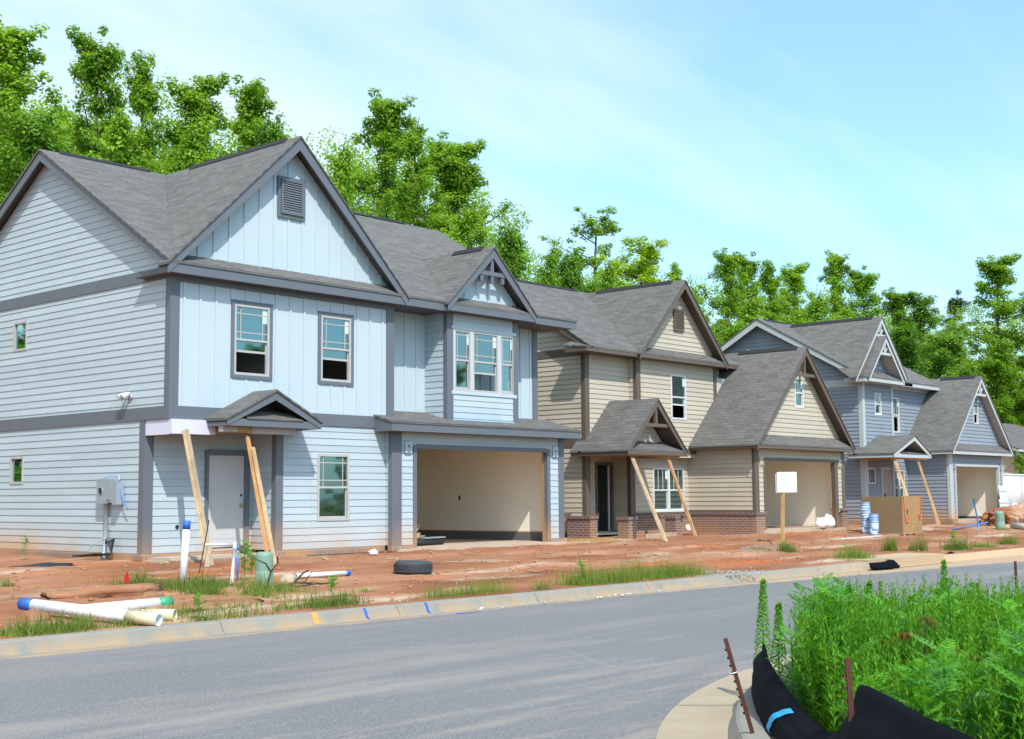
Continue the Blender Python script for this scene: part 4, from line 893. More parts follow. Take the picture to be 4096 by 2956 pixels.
# far kerb, broken by the storm inlet
IN0, IN1 = at(1938, 1262, Z=-.6).x, at(2062, 1240, Z=-.55).x
farprof = [(0, -.604), (0, -.592), (.10, -.587), (.14, -.572), (.20, -.46), (.225, -.442), (.35, -.436), (.375, -.45), (.38, -.6)]
def kerbpath(x0, x1, step=3.05):
    P = []; x = x0
    return [[((a, 13.77), (0, 1)), ((min(x1, a+step)-.007, 13.77), (0, 1))] for a in np.arange(x0, x1, step)]
structure(sweep(kerbpath(-60, IN0), farprof, 'kerb', 'kerb')); structure(sweep(kerbpath(IN1, 200), farprof, 'kerb', 'kerb'))
# joints between kerb sections
ins = MB(); ins.prism([(IN0, 13.76, -.6), (IN1, 13.76, -.6), (IN1, 13.98, -.42), (IN1-.3, 14.9, -.40), (IN0+.2, 14.9, -.40), (IN0, 13.98, -.42)], (0, 0, .001))
ins = MB(); ins.box(IN0+.02, IN1-.02, 14.0, 14.95, -.46, -.385); ins.box(IN0+.9, IN1-.02, 13.93, 14.0, -.6, -.39); ins.face([(IN0, 13.74, -.590), (IN1, 13.74, -.590), (IN1, 13.95, -.582), (IN0, 13.95, -.582)])
tag(rebase(ins.build('storm_inlet', 'gutter'), ((IN0+IN1)/2, 14.4, -.45)), 'pale concrete slab of the storm drain inlet breaking the far kerb', 'storm drain')
def kerb_mark(px, py, w, mat, lab=None):
    p = at(px, py, Z=-.5); mb = MB(); a = 13.77
    for (d0, z0), (d1, z1) in zip(farprof[2:6], farprof[3:6]):
        mb.face([(p.x-w/2, a+d0-.004, z0+.004), (p.x+w/2, a+d0-.004, z0+.004), (p.x+w/2+.01, a+d1-.004, z1+.004), (p.x-w/2+.01, a+d1-.004, z1+.004)])
    o = mb.build('paint_mark', mat); return structure(o)
M['orangepaint'] = plain('orange_paint', (.75, .30, .08), .7, 0, .2, 20)
kerb_mark(822, 1358, .045, 'blue'); kerb_mark(955, 1345, .05, 'blue'); kerb_mark(702, 1368, .10, 'orangepaint')
a, c2 = at(1004, 1360, Z=-.6), at(1060, 1356, Z=-.6)
mb = MB(); mb.face([(a.x, a.y-.05, -.595), (c2.x, c2.y-.03, -.595), (c2.x-.1, c2.y+.02, -.595), (a.x+.1, a.y+.05, -.595)]); structure(mb.build('paint_mark', 'blue'))
# near kerb return
CC = (13.2, -2.83); RR = 10.0
NP = [((3.2, y), (1, 0)) for y in (-25, -10, -2.83)]
for i in range(1, 41):
    t = math.pi - math.pi/2*i/40; NP.append(((CC[0]+RR*math.cos(t), CC[1]+RR*math.sin(t)), (-math.cos(t), -math.sin(t))))
NP += [((x, 7.17), (0, -1)) for x in (16, 20, 25, 32, 45, 70, 120, 200)]
structure(sweep(NP, [(-.0, -.604), (0, -.594), (.30, -.590), (.50, -.576)], 'gutter', 'gutter'))
structure(sweep(NP, [(.50, -.60), (.502, -.572), (.56, -.46), (.585, -.445), (.72, -.44), (.74, -.46), (.745, -.6)], 'kerb', 'kerb'))
structure(sweep(NP, [(.74, -.455), (1.1, -.44), (2.5, -.42), (5, -.40), (9.4, -.40)], 'weedy_verge', 'soil'))
# gutter joint lines
jl = MB()
for k in (17, 23, 29):
    t = math.pi-math.pi/2*k/40; c0 = Vector((CC[0]+RR*math.cos(t), CC[1]+RR*math.sin(t), -.590)); c1 = Vector((CC[0]+9.5*math.cos(t), CC[1]+9.5*math.sin(t), -.572)); s = Vector((-math.sin(t), math.cos(t), 0))*.008
    jl.face([c0-s, c0+s, c1+s, c1-s])
structure(jl.build('gutter_joint', 'stem'))

# ================================================================== GRASS
def blades(spots, hmin, hmax, w=.008, lean=.35, seg=2):
    """spots (n,3) -> curved blades"""
    n = len(spots); P = np.asarray(spots, float); h = hmin+(hmax-hmin)*rng.random(n)**1.8*np.array([.75+.9*max(-.4, mn.noise((p[0]*2.2, p[1]*2.2, 8.0))) for p in P])
    a = rng.uniform(0, 2*np.pi, n); l = np.abs(rng.normal(0, lean, n)); d = np.stack([np.cos(a), np.sin(a), np.zeros(n)], 1)
    b = rng.uniform(0, 2*np.pi, n); s = np.stack([np.cos(b), np.sin(b), np.zeros(n)], 1)*w/2
    V = []; 
    for k in range(seg+1):
        t = k/seg; c = P + d*(l*h*t**1.8)[:, None]; c[:, 2] = P[:, 2]-.01 + h*t*(1-.25*l*t)
        ww = s*(1-t*.9); V += [c-ww, c+ww]
    V = np.stack(V, 1).reshape(-1, 3); m = 2*(seg+1)
    F = np.concatenate([np.arange(n)[:, None]*m+np.array([2*k, 2*k+1, 2*k+3, 2*k+2]) for k in range(seg)])
    return V, F
def patch(px0, py0, px1, py1, n, hmin, hmax, spread, w=.010, clump=.78):
    """blades scattered along a strip of the lot between two photo points"""
    a, b = gnd(px0, py0), gnd(px1, py1); out = []
    cl = [(rng.random(), rng.normal(0, spread)) for _ in range(max(2, int(n/55)))]
    for i in range(n):
        if rng.random() < clump:
            t, o = cl[rng.integers(len(cl))]; t += rng.normal(0, .22/max(.5, (b-a).length)); o += rng.normal(0, .09)
        else: t, o = rng.random(), rng.normal(0, spread)
        p = a+(b-a)*t; y = max(14.16, p.y+o); x = p.x+rng.normal(0, .04)
        out.append((x, y, lotz(x, y)))
    return out
def grassobj(name, spots, hmin, hmax, mat='grass', w=.010, lean=.35):
    V, F = blades(spots, hmin, hmax, w, lean); o = np.asarray(spots).mean(0); V = V-o
    return link(name, npmesh(name, V, F, mat), loc=tuple(o))
S_ = []
for a in ((0, 1408, 180, 1392, 1500, .15), (180, 1392, 400, 1370, 700, .12), (380, 1362, 560, 1345, 260, .12)): S_ += patch(a[0], a[1], a[2], a[3], a[4], .05, .2, a[5])
o = grassobj('verge_grass', S_, .05, .30, 'turf', .012, .5); tag(o, 'low green grass along the kerb at the left edge of the photo', 'grass', kind='stuff')
o = grassobj('verge_grass', patch(300, 1300, 640, 1308, 2600, .1, .3, .28)+patch(430, 1312, 560, 1318, 1200, .1, .3, .3), .08, .36, 'turf', .011, .5); tag(o, 'lush green grass around the upright white pipe and green pedestal', 'grass', kind='stuff')
o = grassobj('verge_grass', patch(630, 1352, 775, 1338, 900, .1, .2, .10)+patch(440, 1378, 640, 1352, 380, .1, .2, .1), .06, .32, 'turf', .011, .5); tag(o, 'green grass strip by the kerb left of the orange paint mark', 'grass', kind='stuff')
o = grassobj('verge_grass', patch(945, 1325, 1140, 1308, 900, .1, .3, .07), .10, .34, 'grass', .007, .25); tag(o, 'thin dry grass on the kerb between the two blue paint marks and the tall grass', 'grass', kind='stuff')
o = grassobj('verge_grass', patch(1262, 1296, 1550, 1272, 3200, .2, .45, .16), .15, .50, 'grass', .008, .28); tag(o, 'tall feathery grass strip along the kerb in front of the beige house', 'grass', kind='stuff')
TUFTS = [((760, 1322), 160, .14, .16, 'small green tuft on bare clay below the black tyre'), ((815, 1312), 120, .10, .15, 'flat little tuft of grass on clay left of the tyre'),
 ((1200, 1306), 130, .26, .14, 'thin tuft on the kerb left of the tall grass strip'), ((1745, 1221), 520, .42, .22, 'thick green grass tuft around the foot of the white sign post'),
 ((1893, 1240), 900, .50, .40, 'bushy grass clump on the lot left of the storm inlet'), ((1973, 1220), 420, .55, .20, 'upright green grass tuft in front of the wooden crate'),
 ((2022, 1220), 160, .35, .14, 'small grass tuft right of the crate above the inlet slab'), ((2042, 1220), 200, .45, .16, 'slim tall tuft above the right end of the inlet slab'),
 ((2118, 1218), 700, .48, .40, 'leafy grass clump by the kerb below the lying blue pipe'), ((2175, 1212), 420, .35, .45, 'pale grass clump by the kerb below the green pedestal near the dirt mound'),
 ((2232, 1206), 420, .42, .35, 'dry grass clump at the kerb near the right edge'), ((2220, 1174), 260, .25, .22, 'low grass around the leaning green pedestal by the dirt mound'),
 ((1690, 1219), 260, .16, .35, 'sparse grey-green tuft left of the white sign post'), ((15, 1300), 70, .3, .1, 'thin green sprig at the left edge of the bare clay')]
for (px, py), n, h, r, lab in TUFTS:
    c = on_lot(px, py); sp = []
    for i in range(n):
        x, y = c.x+rng.normal(0, r*.55), max(14.17, c.y+rng.normal(0, r*.45)); sp.append((x, y, lotz(x, y)))
    o = grassobj('grass_tuft', sp, h*.25, h*1.15, 'turf' if len(sp) % 3 else 'grass', .011, .55); tag(o, lab, 'grass tuft', 'isolated grass tufts on the lot')
c = on_lot(1310, 1198); sp = []
for i in range(900):
    p = on_lot(1262+rng.random()*105, 1193+rng.random()*9); x, y = p.x+rng.normal(0, .1), p.y; sp.append((x, y, lotz(x, y)+.01))
o = grassobj('straw', sp, .04, .14, 'straw', .010, 1.2); tag(o, 'yellow straw scattered before the open doorway of the beige house', 'straw', kind='stuff')

# ================================================================== STONES AND LITTER
def rocks(name, pts, smin, smax, mat):
    V = []; F = []; base = np.array([(1, 0, 0), (-1, 0, 0), (0, 1, 0), (0, -1, 0), (0, 0, 1), (0, 0, -.5), (.6, .6, .5), (-.6, .6, .45), (-.6, -.6, .5), (.6, -.6, .45)])
    fc = np.array([(4, 6, 7), (4, 7, 8), (4, 8, 9), (4, 9, 6), (0, 2, 6), (2, 1, 7), (1, 3, 8), (3, 0, 9), (6, 2, 7), (7, 1, 8), (8, 3, 9), (9, 0, 6), (0, 5, 2), (2, 5, 1), (1, 5, 3), (3, 5, 0)])
    for i, p in enumerate(pts):
        s = smin*(smax/smin)**(rng.random()**2); sc = s*rng.uniform(.6, 1.3, 3)*np.array([1, 1, .6]); a = rng.uniform(0, 6.28)
        v = base*sc*rng.uniform(.75, 1.25, (10, 1)); R = np.array([[math.cos(a), -math.sin(a), 0], [math.sin(a), math.cos(a), 0], [0, 0, 1]])
        F.append(fc+len(V)*10); V.append(v@R.T+np.array(p))
    return link(name, npmesh(name, np.concatenate(V), np.concatenate(F), mat))
def scat(x0, x1, y0, y1, n): 
    out = []
    for i in range(n):
        x, y = rng.uniform(x0, x1), rng.uniform(y0, y1); out.append((x, y, lotz(x, y)+.004))
    return out
tag(rocks('gravel', scat(7, 60, 14.3, 21.6, 3800), .010, .055, 'clod'), 'small clay clods and stones strewn over the bare red lot', 'gravel', kind='stuff')
tag(rocks('gravel', scat(10, 50, 14.3, 21.4, 170), .010, .03, 'wstone'), 'pale pebbles and litter crumbs on the red lot', 'gravel', kind='stuff')
def scatpx(x0, x1, y0, y1, n):
    return [tuple(on_lot(rng.uniform(x0, x1), rng.uniform(y0, y1))+Vector((0, 0, .006))) for _ in range(n)]
tag(rocks('gravel', scatpx(1562, 1690, 1264, 1276, 520)+scatpx(1640, 1750, 1210, 1222, 420), .010, .032, 'gravel'), 'grey crushed gravel spilled by the kerb and the white sign', 'gravel', kind='stuff')
kp = [(at(rng.uniform(740, 2050), 1330, Z=-.58).x, 13.6+rng.random()*.22, -.588) for _ in range(60)]
tag(rocks('litter', kp, .01, .04, 'wstone'), 'bits of rubble lying in the far gutter', 'gravel', kind='stuff')

mb = MB()
for i in range(90):
    x, y = rng.uniform(12, 46), 15.5+6*rng.random()**.7; a = rng.uniform(0, 3.14); l = rng.uniform(.08, .35); z = lotz(x, y)+.015
    mb.bar((x, y, z), (x+l*math.cos(a), y+l*math.sin(a), z+rng.uniform(-.005, .03)), rng.uniform(.015, .06), .014)
tag(mb.build('wood_scraps', 'timber3'), 'offcuts and splinters of wood strewn over the red lot', 'litter', kind='stuff')
def lump(name, c, s, mat, label, cat, seed=1, flat=.7, amp=.35, n=2):
    import bmesh
    bm = bmesh.new(); bmesh.ops.create_icosphere(bm, subdivisions=n+1, radius=1)
    for v in bm.verts:
        d = v.co.copy(); k = 1+amp*mn.noise((d.x*1.7+seed, d.y*1.7, d.z*1.7))+amp*.4*mn.noise((d.x*4+seed, d.y*4, d.z*4))+(amp*.22*mn.noise((d.x*13+seed, d.y*11, d.z*11))+amp*.12*mn.noise((d.x*31, d.y*27, d.z*27)) if n > 3 else 0)
        v.co = Vector((d.x*s[0]*k, d.y*s[1]*k, max(-.3*s[2], d.z*s[2]*k)))
    me = bpy.data.meshes.new(name); bm.to_mesh(me); bm.free(); me.materials.append(M[mat])
    for p in me.polygons: p.use_smooth = True
    o = link(name, me, loc=tuple(c)); return tag(o, label, cat)
lump('foam_lump', on_lot(827, 1230)+Vector((0, 0, .05)), (.11, .09, .08), 'bag', 'white foam lump on the clay right of the ground-floor window', 'litter', 3)
lump('plastic_plug', at(1524, 1172, Y=23.0)+Vector((0, 0, 0)), (.10, .10, .15), 'bag', 'white plastic cap standing by the foot of the beige house prop', 'pipe cap', 5, amp=.05)
lump('clay_clod', on_lot(520, 1316), (.28, .2, .13), 'clay', 'red clay clod by the kerb right of the white pipes', 'clod', 9)
lump('clay_clod', on_lot(638, 1288), (.17, .13, .12), 'stone', 'pale round boulder left of the short white pipe with blue end', 'stone', 12)
lump('clay_clod', on_lot(70, 1378), (.22, .16, .13), 'clay', 'brown clay lumps under the blue end of the long white pipe', 'clod', 15)
lump('clay_heap', on_lot(235, 1318), (1.0, .35, .16), 'clay', 'low red clay heap behind the crossing white pipes', 'dirt heap', 17, amp=.5)
lump('clay_heap', on_lot(460, 1345), (.9, .28, .10), 'clay', 'low sandy bank along the kerb below the green pedestal', 'dirt heap', 21, amp=.5)
lump('black_cloth', on_lot(105, 1249)+Vector((0, 0, .0)), (.55, .25, .05), 'cable', 'black plastic scrap lying on clay by the house side wall', 'plastic scrap', 31, amp=.6)
lump('black_cloth', at(1961, 1256, Z=-.55), (.62, .16, .13), 'fabric', 'crumpled black fabric plugging the storm inlet mouth', 'fabric', 33, amp=.5)
lump('black_cloth', at(2108, 1236, Z=-.55), (.42, .15, .13), 'fabric', 'crumpled black fabric on the kerb right of the inlet slab', 'fabric', 37, amp=.5)
DM = Vector((55.5, 20.3, -.25))
lump('dirt_mound', DM, (4.4, 1.5, 1.0), 'clay', 'tall red dirt mound in front of the slate blue house garage', 'dirt mound', 41, amp=.30, n=5)
# wooden bits
def stick(name, p, q, r, mat, label, cat, n=6):
    mb = MB(); mb.tube([p, q], r, n); o = mb.build(name, mat); return tag(rebase(o, tuple((Vector(p)+Vector(q))/2)), label, cat)
p, q = on_lot(1862, 1195), on_lot(1949, 1190); mb = MB(); mb.bar(p+Vector((0, 0, .03)), q+Vector((0, 0, .05)), .10, .025); tag(rebase(mb.build('plank', 'white'), tuple(p)), 'thin white trim plank lying on the clay before the bucket stacks', 'plank')
p = on_lot(1990, 1100) if False else None
c = Vector((32.0, 22.55, -.07)); mb = MB(); mb.bar((31.2, 22.6, -.06), (32.6, 22.5, -.04), .05, .12); tag(rebase(mb.build('plank', 'timber3'), tuple(c)), 'short timber lying at the foot of the brick base of the beige house', 'plank')

# ================================================================== PROPS
PROPG = 'timber props under the porch roofs'
def prop(tops, bots, mats, label, stake=None, w=.088, t=.038):
    o = empty('timber_prop', tuple(bots[0]), label, 'timber prop', PROPG)
    for a, b2, m in zip(tops, bots, mats):
        mb = MB(); mb.bar(b2, a, t, w, (1, .3, 0)); mb.build('board', m, o)
    if stake: mb = MB(); mb.bar(stake[0], stake[1], t, w, (1, 0, 0)); mb.build('stake', 'timber3', o)
    return o
dz = Vector((0, 0, -.06))
b1 = on_lot(470, 1254)+dz; t1 = at(414, 951, Y=21.84)
prop([t1, t1+Vector((-.045, .02, -.03))], [b1, b1+Vector((-.05, .03, 0))], ['timber3', 'timber'], 'weathered leaning timber under the white wrapped porch beam, with a short stake at its foot', (b1+Vector((-.20, -.1, 0)), b1+Vector((-.02, .06, .42))))
b2_ = on_lot(607, 1250)+dz; t2 = at(548, 966, Y=21.44)
t2b = t2+(b2_-t2)*.10
prop([t2, t2b+Vector((.04, -.04, .03))], [b2_+Vector((-.06, .05, 0)), b2_+Vector((.02, -.03, 0))], ['timber2', 'timber'], 'orange and yellow leaning timbers under the small portico of the grey-blue house')
prop([at(1398, 1012, Y=22.66), at(1398, 1012, Y=22.66)+Vector((.06, -.02, -.02))], [on_lot(1474, 1198)+dz, on_lot(1474, 1198)+dz+Vector((.07, -.02, 0))], ['timber3', 'timber'], 'left leaning prop under the steep porch gable of the beige house')
prop([at(1478, 1013, Y=22.66), at(1478, 1013, Y=22.66)+Vector((.06, -.02, -.06))], [on_lot(1539, 1184)+dz, on_lot(1539, 1184)+dz+Vector((.07, -.02, 0))], ['timber2', 'timber'], 'right leaning prop under the porch gable of the beige house, crossing its window', None)
pb = on_lot(2032, 1168)+dz; pt = at(1980, 1016, Y=22.5)
prop([pt, pt+Vector((.10, -.02, -.05))], [pb, pb+Vector((.10, -.02, 0))], ['timber2', 'timber'], 'prop rising from behind the wooden crate to the slate blue house porch')
pb = on_lot(2080, 1162)+dz; pt = at(2031, 1017, Y=22.5)
prop([pt, pt+Vector((.10, -.02, -.05))], [pb, pb+Vector((.10, -.02, 0))], ['timber', 'timber2'], 'prop right of the wooden crate under the slate blue house porch', (pb+Vector((.9, .5, .0)), pb+Vector((.95, .6, .55))))

# ================================================================== PIPES AND UTILITIES
def pipe(a, b, r, mat, label, ends=(), name='pipe', group=None, ri=.85):
    a, b = Vector(a), Vector(b); d = (b-a); L = d.length; o = empty(name, tuple(a), label, 'pipe', group)
    mb = MB(); mb.lathe([(r, 0), (r, L), (r*ri, L), (r*ri, .02), (r*ri, 0)], a, d, 20, True); mb.build('tube', mat, o, True)
    for t0, t1, m in ends:
        mb = MB(); mb.lathe([(r*1.02, L*t0), (r*1.02, L*t1), (r*1.0, L*t1), (r, L*t0)], a, d, 20, True); mb.build('painted_band', m, o, True)
    return o
up = lambda p, h: p+Vector((0, 0, h))
PG = 'plastic pipes lying on the verge'
p1, p2 = on_lot(48, 1362), on_lot(352, 1388)
pipe(up(p1, .14), up(p2, .08), .078, 'pvc', 'long white pipe with blue painted left end, lying across the verge', [(-.004, .085, 'blue'), (.78, 1.0, 'pvcold')], group=PG)
p1, p2 = on_lot(150, 1365), on_lot(377, 1346)
pipe(up(p1, .05), up(p2, .09), .078, 'pvc', 'white pipe with green painted right end, crossing behind the long one', [(.87, 1.004, 'green')], group=PG)
p1, p2 = on_lot(300, 1372), on_lot(388, 1376)
pipe(up(p1, .07), up(p2, .07), .078, 'pvcold', 'short yellowed pipe under the crossing white pipes', group=PG)
p1, p2 = on_lot(655, 1284), on_lot(774, 1276)
pipe(up(p1, .06), up(p2, .05), .042, 'pvc', 'short thin white pipe with blue right end, between pedestal and tyre', [(.92, 1.004, 'blue')], group=PG)
p1 = on_lot(404, 1285); pipe(up(p1, -.1), up(p1, 1.03)+Vector((.05, -.03, 0)), .062, 'pvc', 'upright white pipe with blue painted top in front of the porch', [(.875, 1.003, 'blue')], 'vent_pipe')
o = empty('standpipe', tuple(on_lot(512, 1297)), 'thin white pipe bent into an inverted L beside the blue riser', 'pipe')
a = on_lot(512, 1297); top = a+Vector((.06, 0, .62)); mb = MB(); mb.tube([up(a, -.1), top], .026, 10); mb.build('riser', 'pvc', o, True)
mb = MB(); mb.tube([top, top+Vector((-.05, .7, 0))], .024, 10); mb.build('cross_pipe', 'pvc', o, True)
mb = MB(); mb.lathe([(.033, -.05), (.033, .05)], top, (0, 0, 1), 10); mb.build('elbow', 'pvc', o, True)
a = on_lot(525, 1290); pipe(up(a, -.05), up(a, .56)+Vector((.02, 0, 0)), .018, 'bluepipe', 'blue riser tube standing behind the green pedestal', [(.80, .88, 'white')], 'riser_pipe')
a = on_lot(440, 1270); mb = MB(); mb.tube([up(a, -.05), up(a, .92)+Vector((.2, 0, 0))], .010, 6); tag(rebase(mb.build('steel_rod', 'cable'), tuple(a)), 'thin black rod leaning right beside the upright white pipe', 'rod')
a = on_lot(281, 1300); o = empty('survey_flag', tuple(a), 'small red survey flag on bare clay', 'flag')
mb = MB(); mb.tube([up(a, -.05), up(a, .24)], .003, 5); mb.build('wire', 'cable', o)
mb = MB(); mb.prism([up(a, .24), up(a, .10)+Vector((.05, 0, 0)), up(a, .02)+Vector((-.01, 0, 0)), up(a, .12)+Vector((-.06, 0, 0))], (0, .006, 0)); mb.build('flag', 'red', o)
def pedestal_post(p, r, h, lean, label):
    o = empty('cable_pedestal', tuple(p), label, 'utility pedestal', 'green utility pedestals'); ax = Vector((lean, 0, 1)).normalized()
    mb = MB(); mb.lathe([(r*.98, -.1), (r, .05), (r, h-.09), (r*.98, h-.05), (r*.9, h-.015), (r*.72, h), (0, h+.002)], p, ax, 28); mb.build('dome', 'ped', o, True)
    mb = MB(); mb.lathe([(r*1.04, -.1), (r*1.04, h*.42), (r*1.0, h*.435)], p, ax, 28); mb.build('base_sleeve', 'ped', o, True); return o
pedestal_post(on_lot(585, 1298), .14, .53, 0, 'short green cylindrical pedestal in the grass left of the tyre')
pedestal_post(on_lot(2216, 1172), .17, .66, -.12, 'leaning green pedestal in front of the dirt mound')
c = on_lot(640, 1300); o = MB()
for pts in ([(-.55, 0, .05), (-.1, .0, .06), (.35, .02, .09), (.48, .0, .25)], [(-.45, 0, .04), (-.38, -.02, .28), (-.50, -.03, .42), (-.72, -.05, .5)], [(-.38, -.02, .28), (-.26, -.04, .42), (-.28, -.05, .52)], [(.1, .02, .07), (.32, .05, .22), (.44, .05, .27)], [(.2, 0, .08), (.65, -.02, .04), (.95, 0, .03)], [(-.2, -.1, .05), (.2, -.16, .04), (.5, -.12, .06)]):
    o.tube([c+Vector(q) for q in pts], [.022, .017, .012, .006][:len(pts)], 6)
tag(rebase(o.build('dead_branch', 'stick'), tuple(c)), 'dark dead branch on the verge between green pedestal and short white pipe', 'branch')
# blue water pipes by house 3
a, b2 = at(2168, 1170, Y=19.2), at(2156, 1104, Y=19.2); mb = MB(); mb.tube([a+Vector((0, 0, -.1)), a+(b2-a)*.4+Vector((.03, 0, 0)), a+(b2-a)*.75+Vector((.0, 0, 0)), b2], .028, 10)
tag(rebase(mb.build('blue_pipe', 'bluepipe', smooth=True), tuple(a)), 'upright bent blue water pipe before the slate blue garage', 'pipe', 'blue water pipes')
a = on_lot(2108, 1175); b2 = Vector((a.x+4.6, a.y+.6, 0)); b2 = at(2187, 1157, Y=a.y+.9); mb = MB(); mb.tube([a+Vector((0, 0, .02)), b2], .028, 10)
tag(rebase(mb.build('blue_pipe', 'bluepipe', smooth=True), tuple(a)), 'blue water pipe lying slanted on the clay beside the upright one', 'pipe', 'blue water pipes')
a, b2 = on_lot(2243, 1170), on_lot(2290, 1176); pipe(up(a, .1), up(b2, .1), .12, 'wstone', 'pale pipe lying at the right edge beside the leaning pedestal')

# electric meter on the side wall of house 1
o = empty('electric_meter', (XL, 23.9, .6), 'grey electric meter box with conduit on the side wall of the nearest house', 'meter')
mb = MB(); mb.box(XL-.17, XL-.018, 23.95, 24.28, 1.02, 1.52); mb.build('meter_box', 'metal', o)
mb = MB(); mb.box(XL-.13, XL-.018, 23.66, 23.94, 1.04, 1.51); mb.box(XL-.15, XL-.13, 23.80, 23.93, 1.10, 1.48); mb.build('panel_box', 'metal', o)
mb = MB(); mb.box(XL-.19, XL-.018, 23.50, 23.655, 1.00, 1.44); mb.build('cable_box', 'metal', o)
mb = MB(); mb.lathe([(0, .004), (.075, .004), (.075, 0)], (XL-.17, 24.12, 1.27), (-1, 0, 0), 16); mb.build('meter_socket', 'dark', o)
mb = MB(); mb.lathe([(.085, .0), (.085, .012), (.075, .014), (.075, 0)], (XL-.17, 24.12, 1.27), (-1, 0, 0), 16); mb.build('socket_ring', 'metal', o)
mb = MB(); mb.tube([(XL-.08, 24.05, 1.03), (XL-.08, 24.05, .28), (XL-.12, 24.02, .05), (XL-.2, 23.97, -.2)], .045, 10); mb.build('conduit', 'metal', o, True)
mb = MB(); mb.tube([(XL-.1, 23.5, 1.35), (XL-.1, 23.44, 1.2), (XL-.1, 23.36, 1.02), (XL-.12, 23.18, .92)], .012, 6); mb.tube([(XL-.1, 24.1, 1.52), (XL-.14, 23.95, 1.56), (XL-.1, 23.6, 1.55)], .007, 5); mb.build('wire_tail', 'bluepipe', o)
mb = MB(); mb.tube([(XL-.1, 23.55, 1.5), (XL-.1, 23.55, 1.6)], .008, 5); mb.tube([(XL-.14, 24.02, .33), (XL-.2, 24.3, .2), (XL-.2, 24.5, .05)], .01, 5); mb.build('white_wire', 'white', o)
mb = MB()
for k in range(5): mb.tube([(XL-.13, 23.95, .22+.02*k), (XL-.15-.02*k, 23.6+.03*k, .32-.02*k), (XL-.2, 23.62, .02), (XL-.2-.03*k, 24.0, -.02+.01*k), (XL-.28, 24.75+.05*k, -.05)], .016, 6)
mb.build('cable_coil', 'cable', o)
o = empty('flood_light', (XL, 23.35, 3.18), 'silver twin flood light on the upper side wall of the nearest house', 'light')
mb = MB(); mb.lathe([(.0, .03), (.06, .03), (.065, 0)], (XL-.012, 23.33, 3.16), (-1, 0, 0), 14); mb.build('wall_plate', 'metal', o, True)
for dy in (0, .13):
    mb = MB(); mb.lathe([(.015, .0), (.035, .03), (.085, .17), (.078, .17), (.03, .04)], (XL-.06, 23.30+dy, 3.24), (-.75, .35, -.65), 14); mb.build('lamp_head', 'white', o, True)

# ================================================================== TYRE, SIGN, CRATE, BUCKETS
c = on_lot(917, 1276)+Vector((.22, .25, 0)); o = empty('tyre', tuple(c), 'old black tyre lying flat on the clay in front of the open garage', 'tyre')
R_, W_ = .345, .235
prof = [(.20, .035), (.23, .01), (.30, .0), (R_-.015, .025), (R_, .055), (R_, W_-.055), (R_-.015, W_-.025), (.30, W_), (.23, W_-.01), (.20, W_-.035), (.21, W_*.5)]
mb = MB(); mb.lathe(prof, c, (0.03, -.02, 1), 48, True); cz = mb.build('carcass', 'rubber', o, True)
mb = MB()
for k in range(60):
    t = 2*math.pi*k/60
    for h0, h1, s in ((.045, .09, .5), (.097, .138, 0), (.145, .19, .5)):
        tt = t+s*math.pi/60; e = .036
        q = [c+Vector((R_*math.cos(tt+i*e), R_*math.sin(tt+i*e), h)) for i, h in ((-1, h0), (1, h0), (1, h1), (-1, h1))]
        mb.prism(q, Vector((math.cos(tt), math.sin(tt), 0))*.011)
mb.build('tread_blocks', 'rubber', o)
b = on_lot(1733, 1207); o = empty('notice_board', tuple(b), 'white plastic-wrapped notice board on a yellow wooden post', 'sign')
d = (at(1757, 1060, Y=b.y)-b); mb = MB(); mb.bar(b+Vector((0, 0, -.2)), b+Vector((.10, 0, 1.62)), .045, .09, (0, 1, 0)); mb.build('post', 'post', o)
import bmesh
def rbox(name, c, sx, sy, sz, rot, mat, parent, bev=.03):
    bm = bmesh.new(); bmesh.ops.create_cube(bm, size=1, matrix=Matrix.Diagonal((sx, sy, sz, 1)))
    bmesh.ops.bevel(bm, geom=bm.edges[:], offset=bev, segments=3, affect='EDGES')
    off = Vector(parent.get('_o', (0, 0, 0))) if parent else Vector()
    bmesh.ops.transform(bm, matrix=Matrix.Translation(Vector(c)-off)@rot.to_4x4(), verts=bm.verts)
    me = bpy.data.meshes.new(name); bm.to_mesh(me); bm.free(); me.materials.append(M[mat])
    for p in me.polygons: p.use_smooth = bev >= .03
    ob = bpy.data.objects.new(name, me); COL.objects.link(ob)
    if parent: ob.parent = parent; ob['_o'] = tuple(off)
    return ob
rot = Matrix.Rotation(rad(-34), 3, 'Z'); pc = b+Vector((.17, -.09, 1.66))
pn = rbox('panel', pc, .58, .035, .56, rot, 'bag', o, .012)
rbox('back_panel', pc+rot@Vector((-.03, .06, -.03)), .55, .03, .53, rot, 'bag', o, .01)
mb = MB()
for u, z, w, h in ((-.13, .07, .18, .018), (.17, .06, .12, .016), (.13, -.03, .11, .014), (.0, -.09, .05, .016), (-.11, -.085, .06, .016), (.13, -.12, .06, .012), (-.14, -.16, .07, .012)):
    q = [pc+rot@Vector((u+i*w/2, -.0187, z+j*h/2)) for i, j in ((-1, -1), (1, -1), (1, 1), (-1, 1))]; mb.face(q)
M['fadedink'] = plain('faded_ink', (.28, .31, .50), .6); mb.build('faded_lines', 'fadedink', pn)
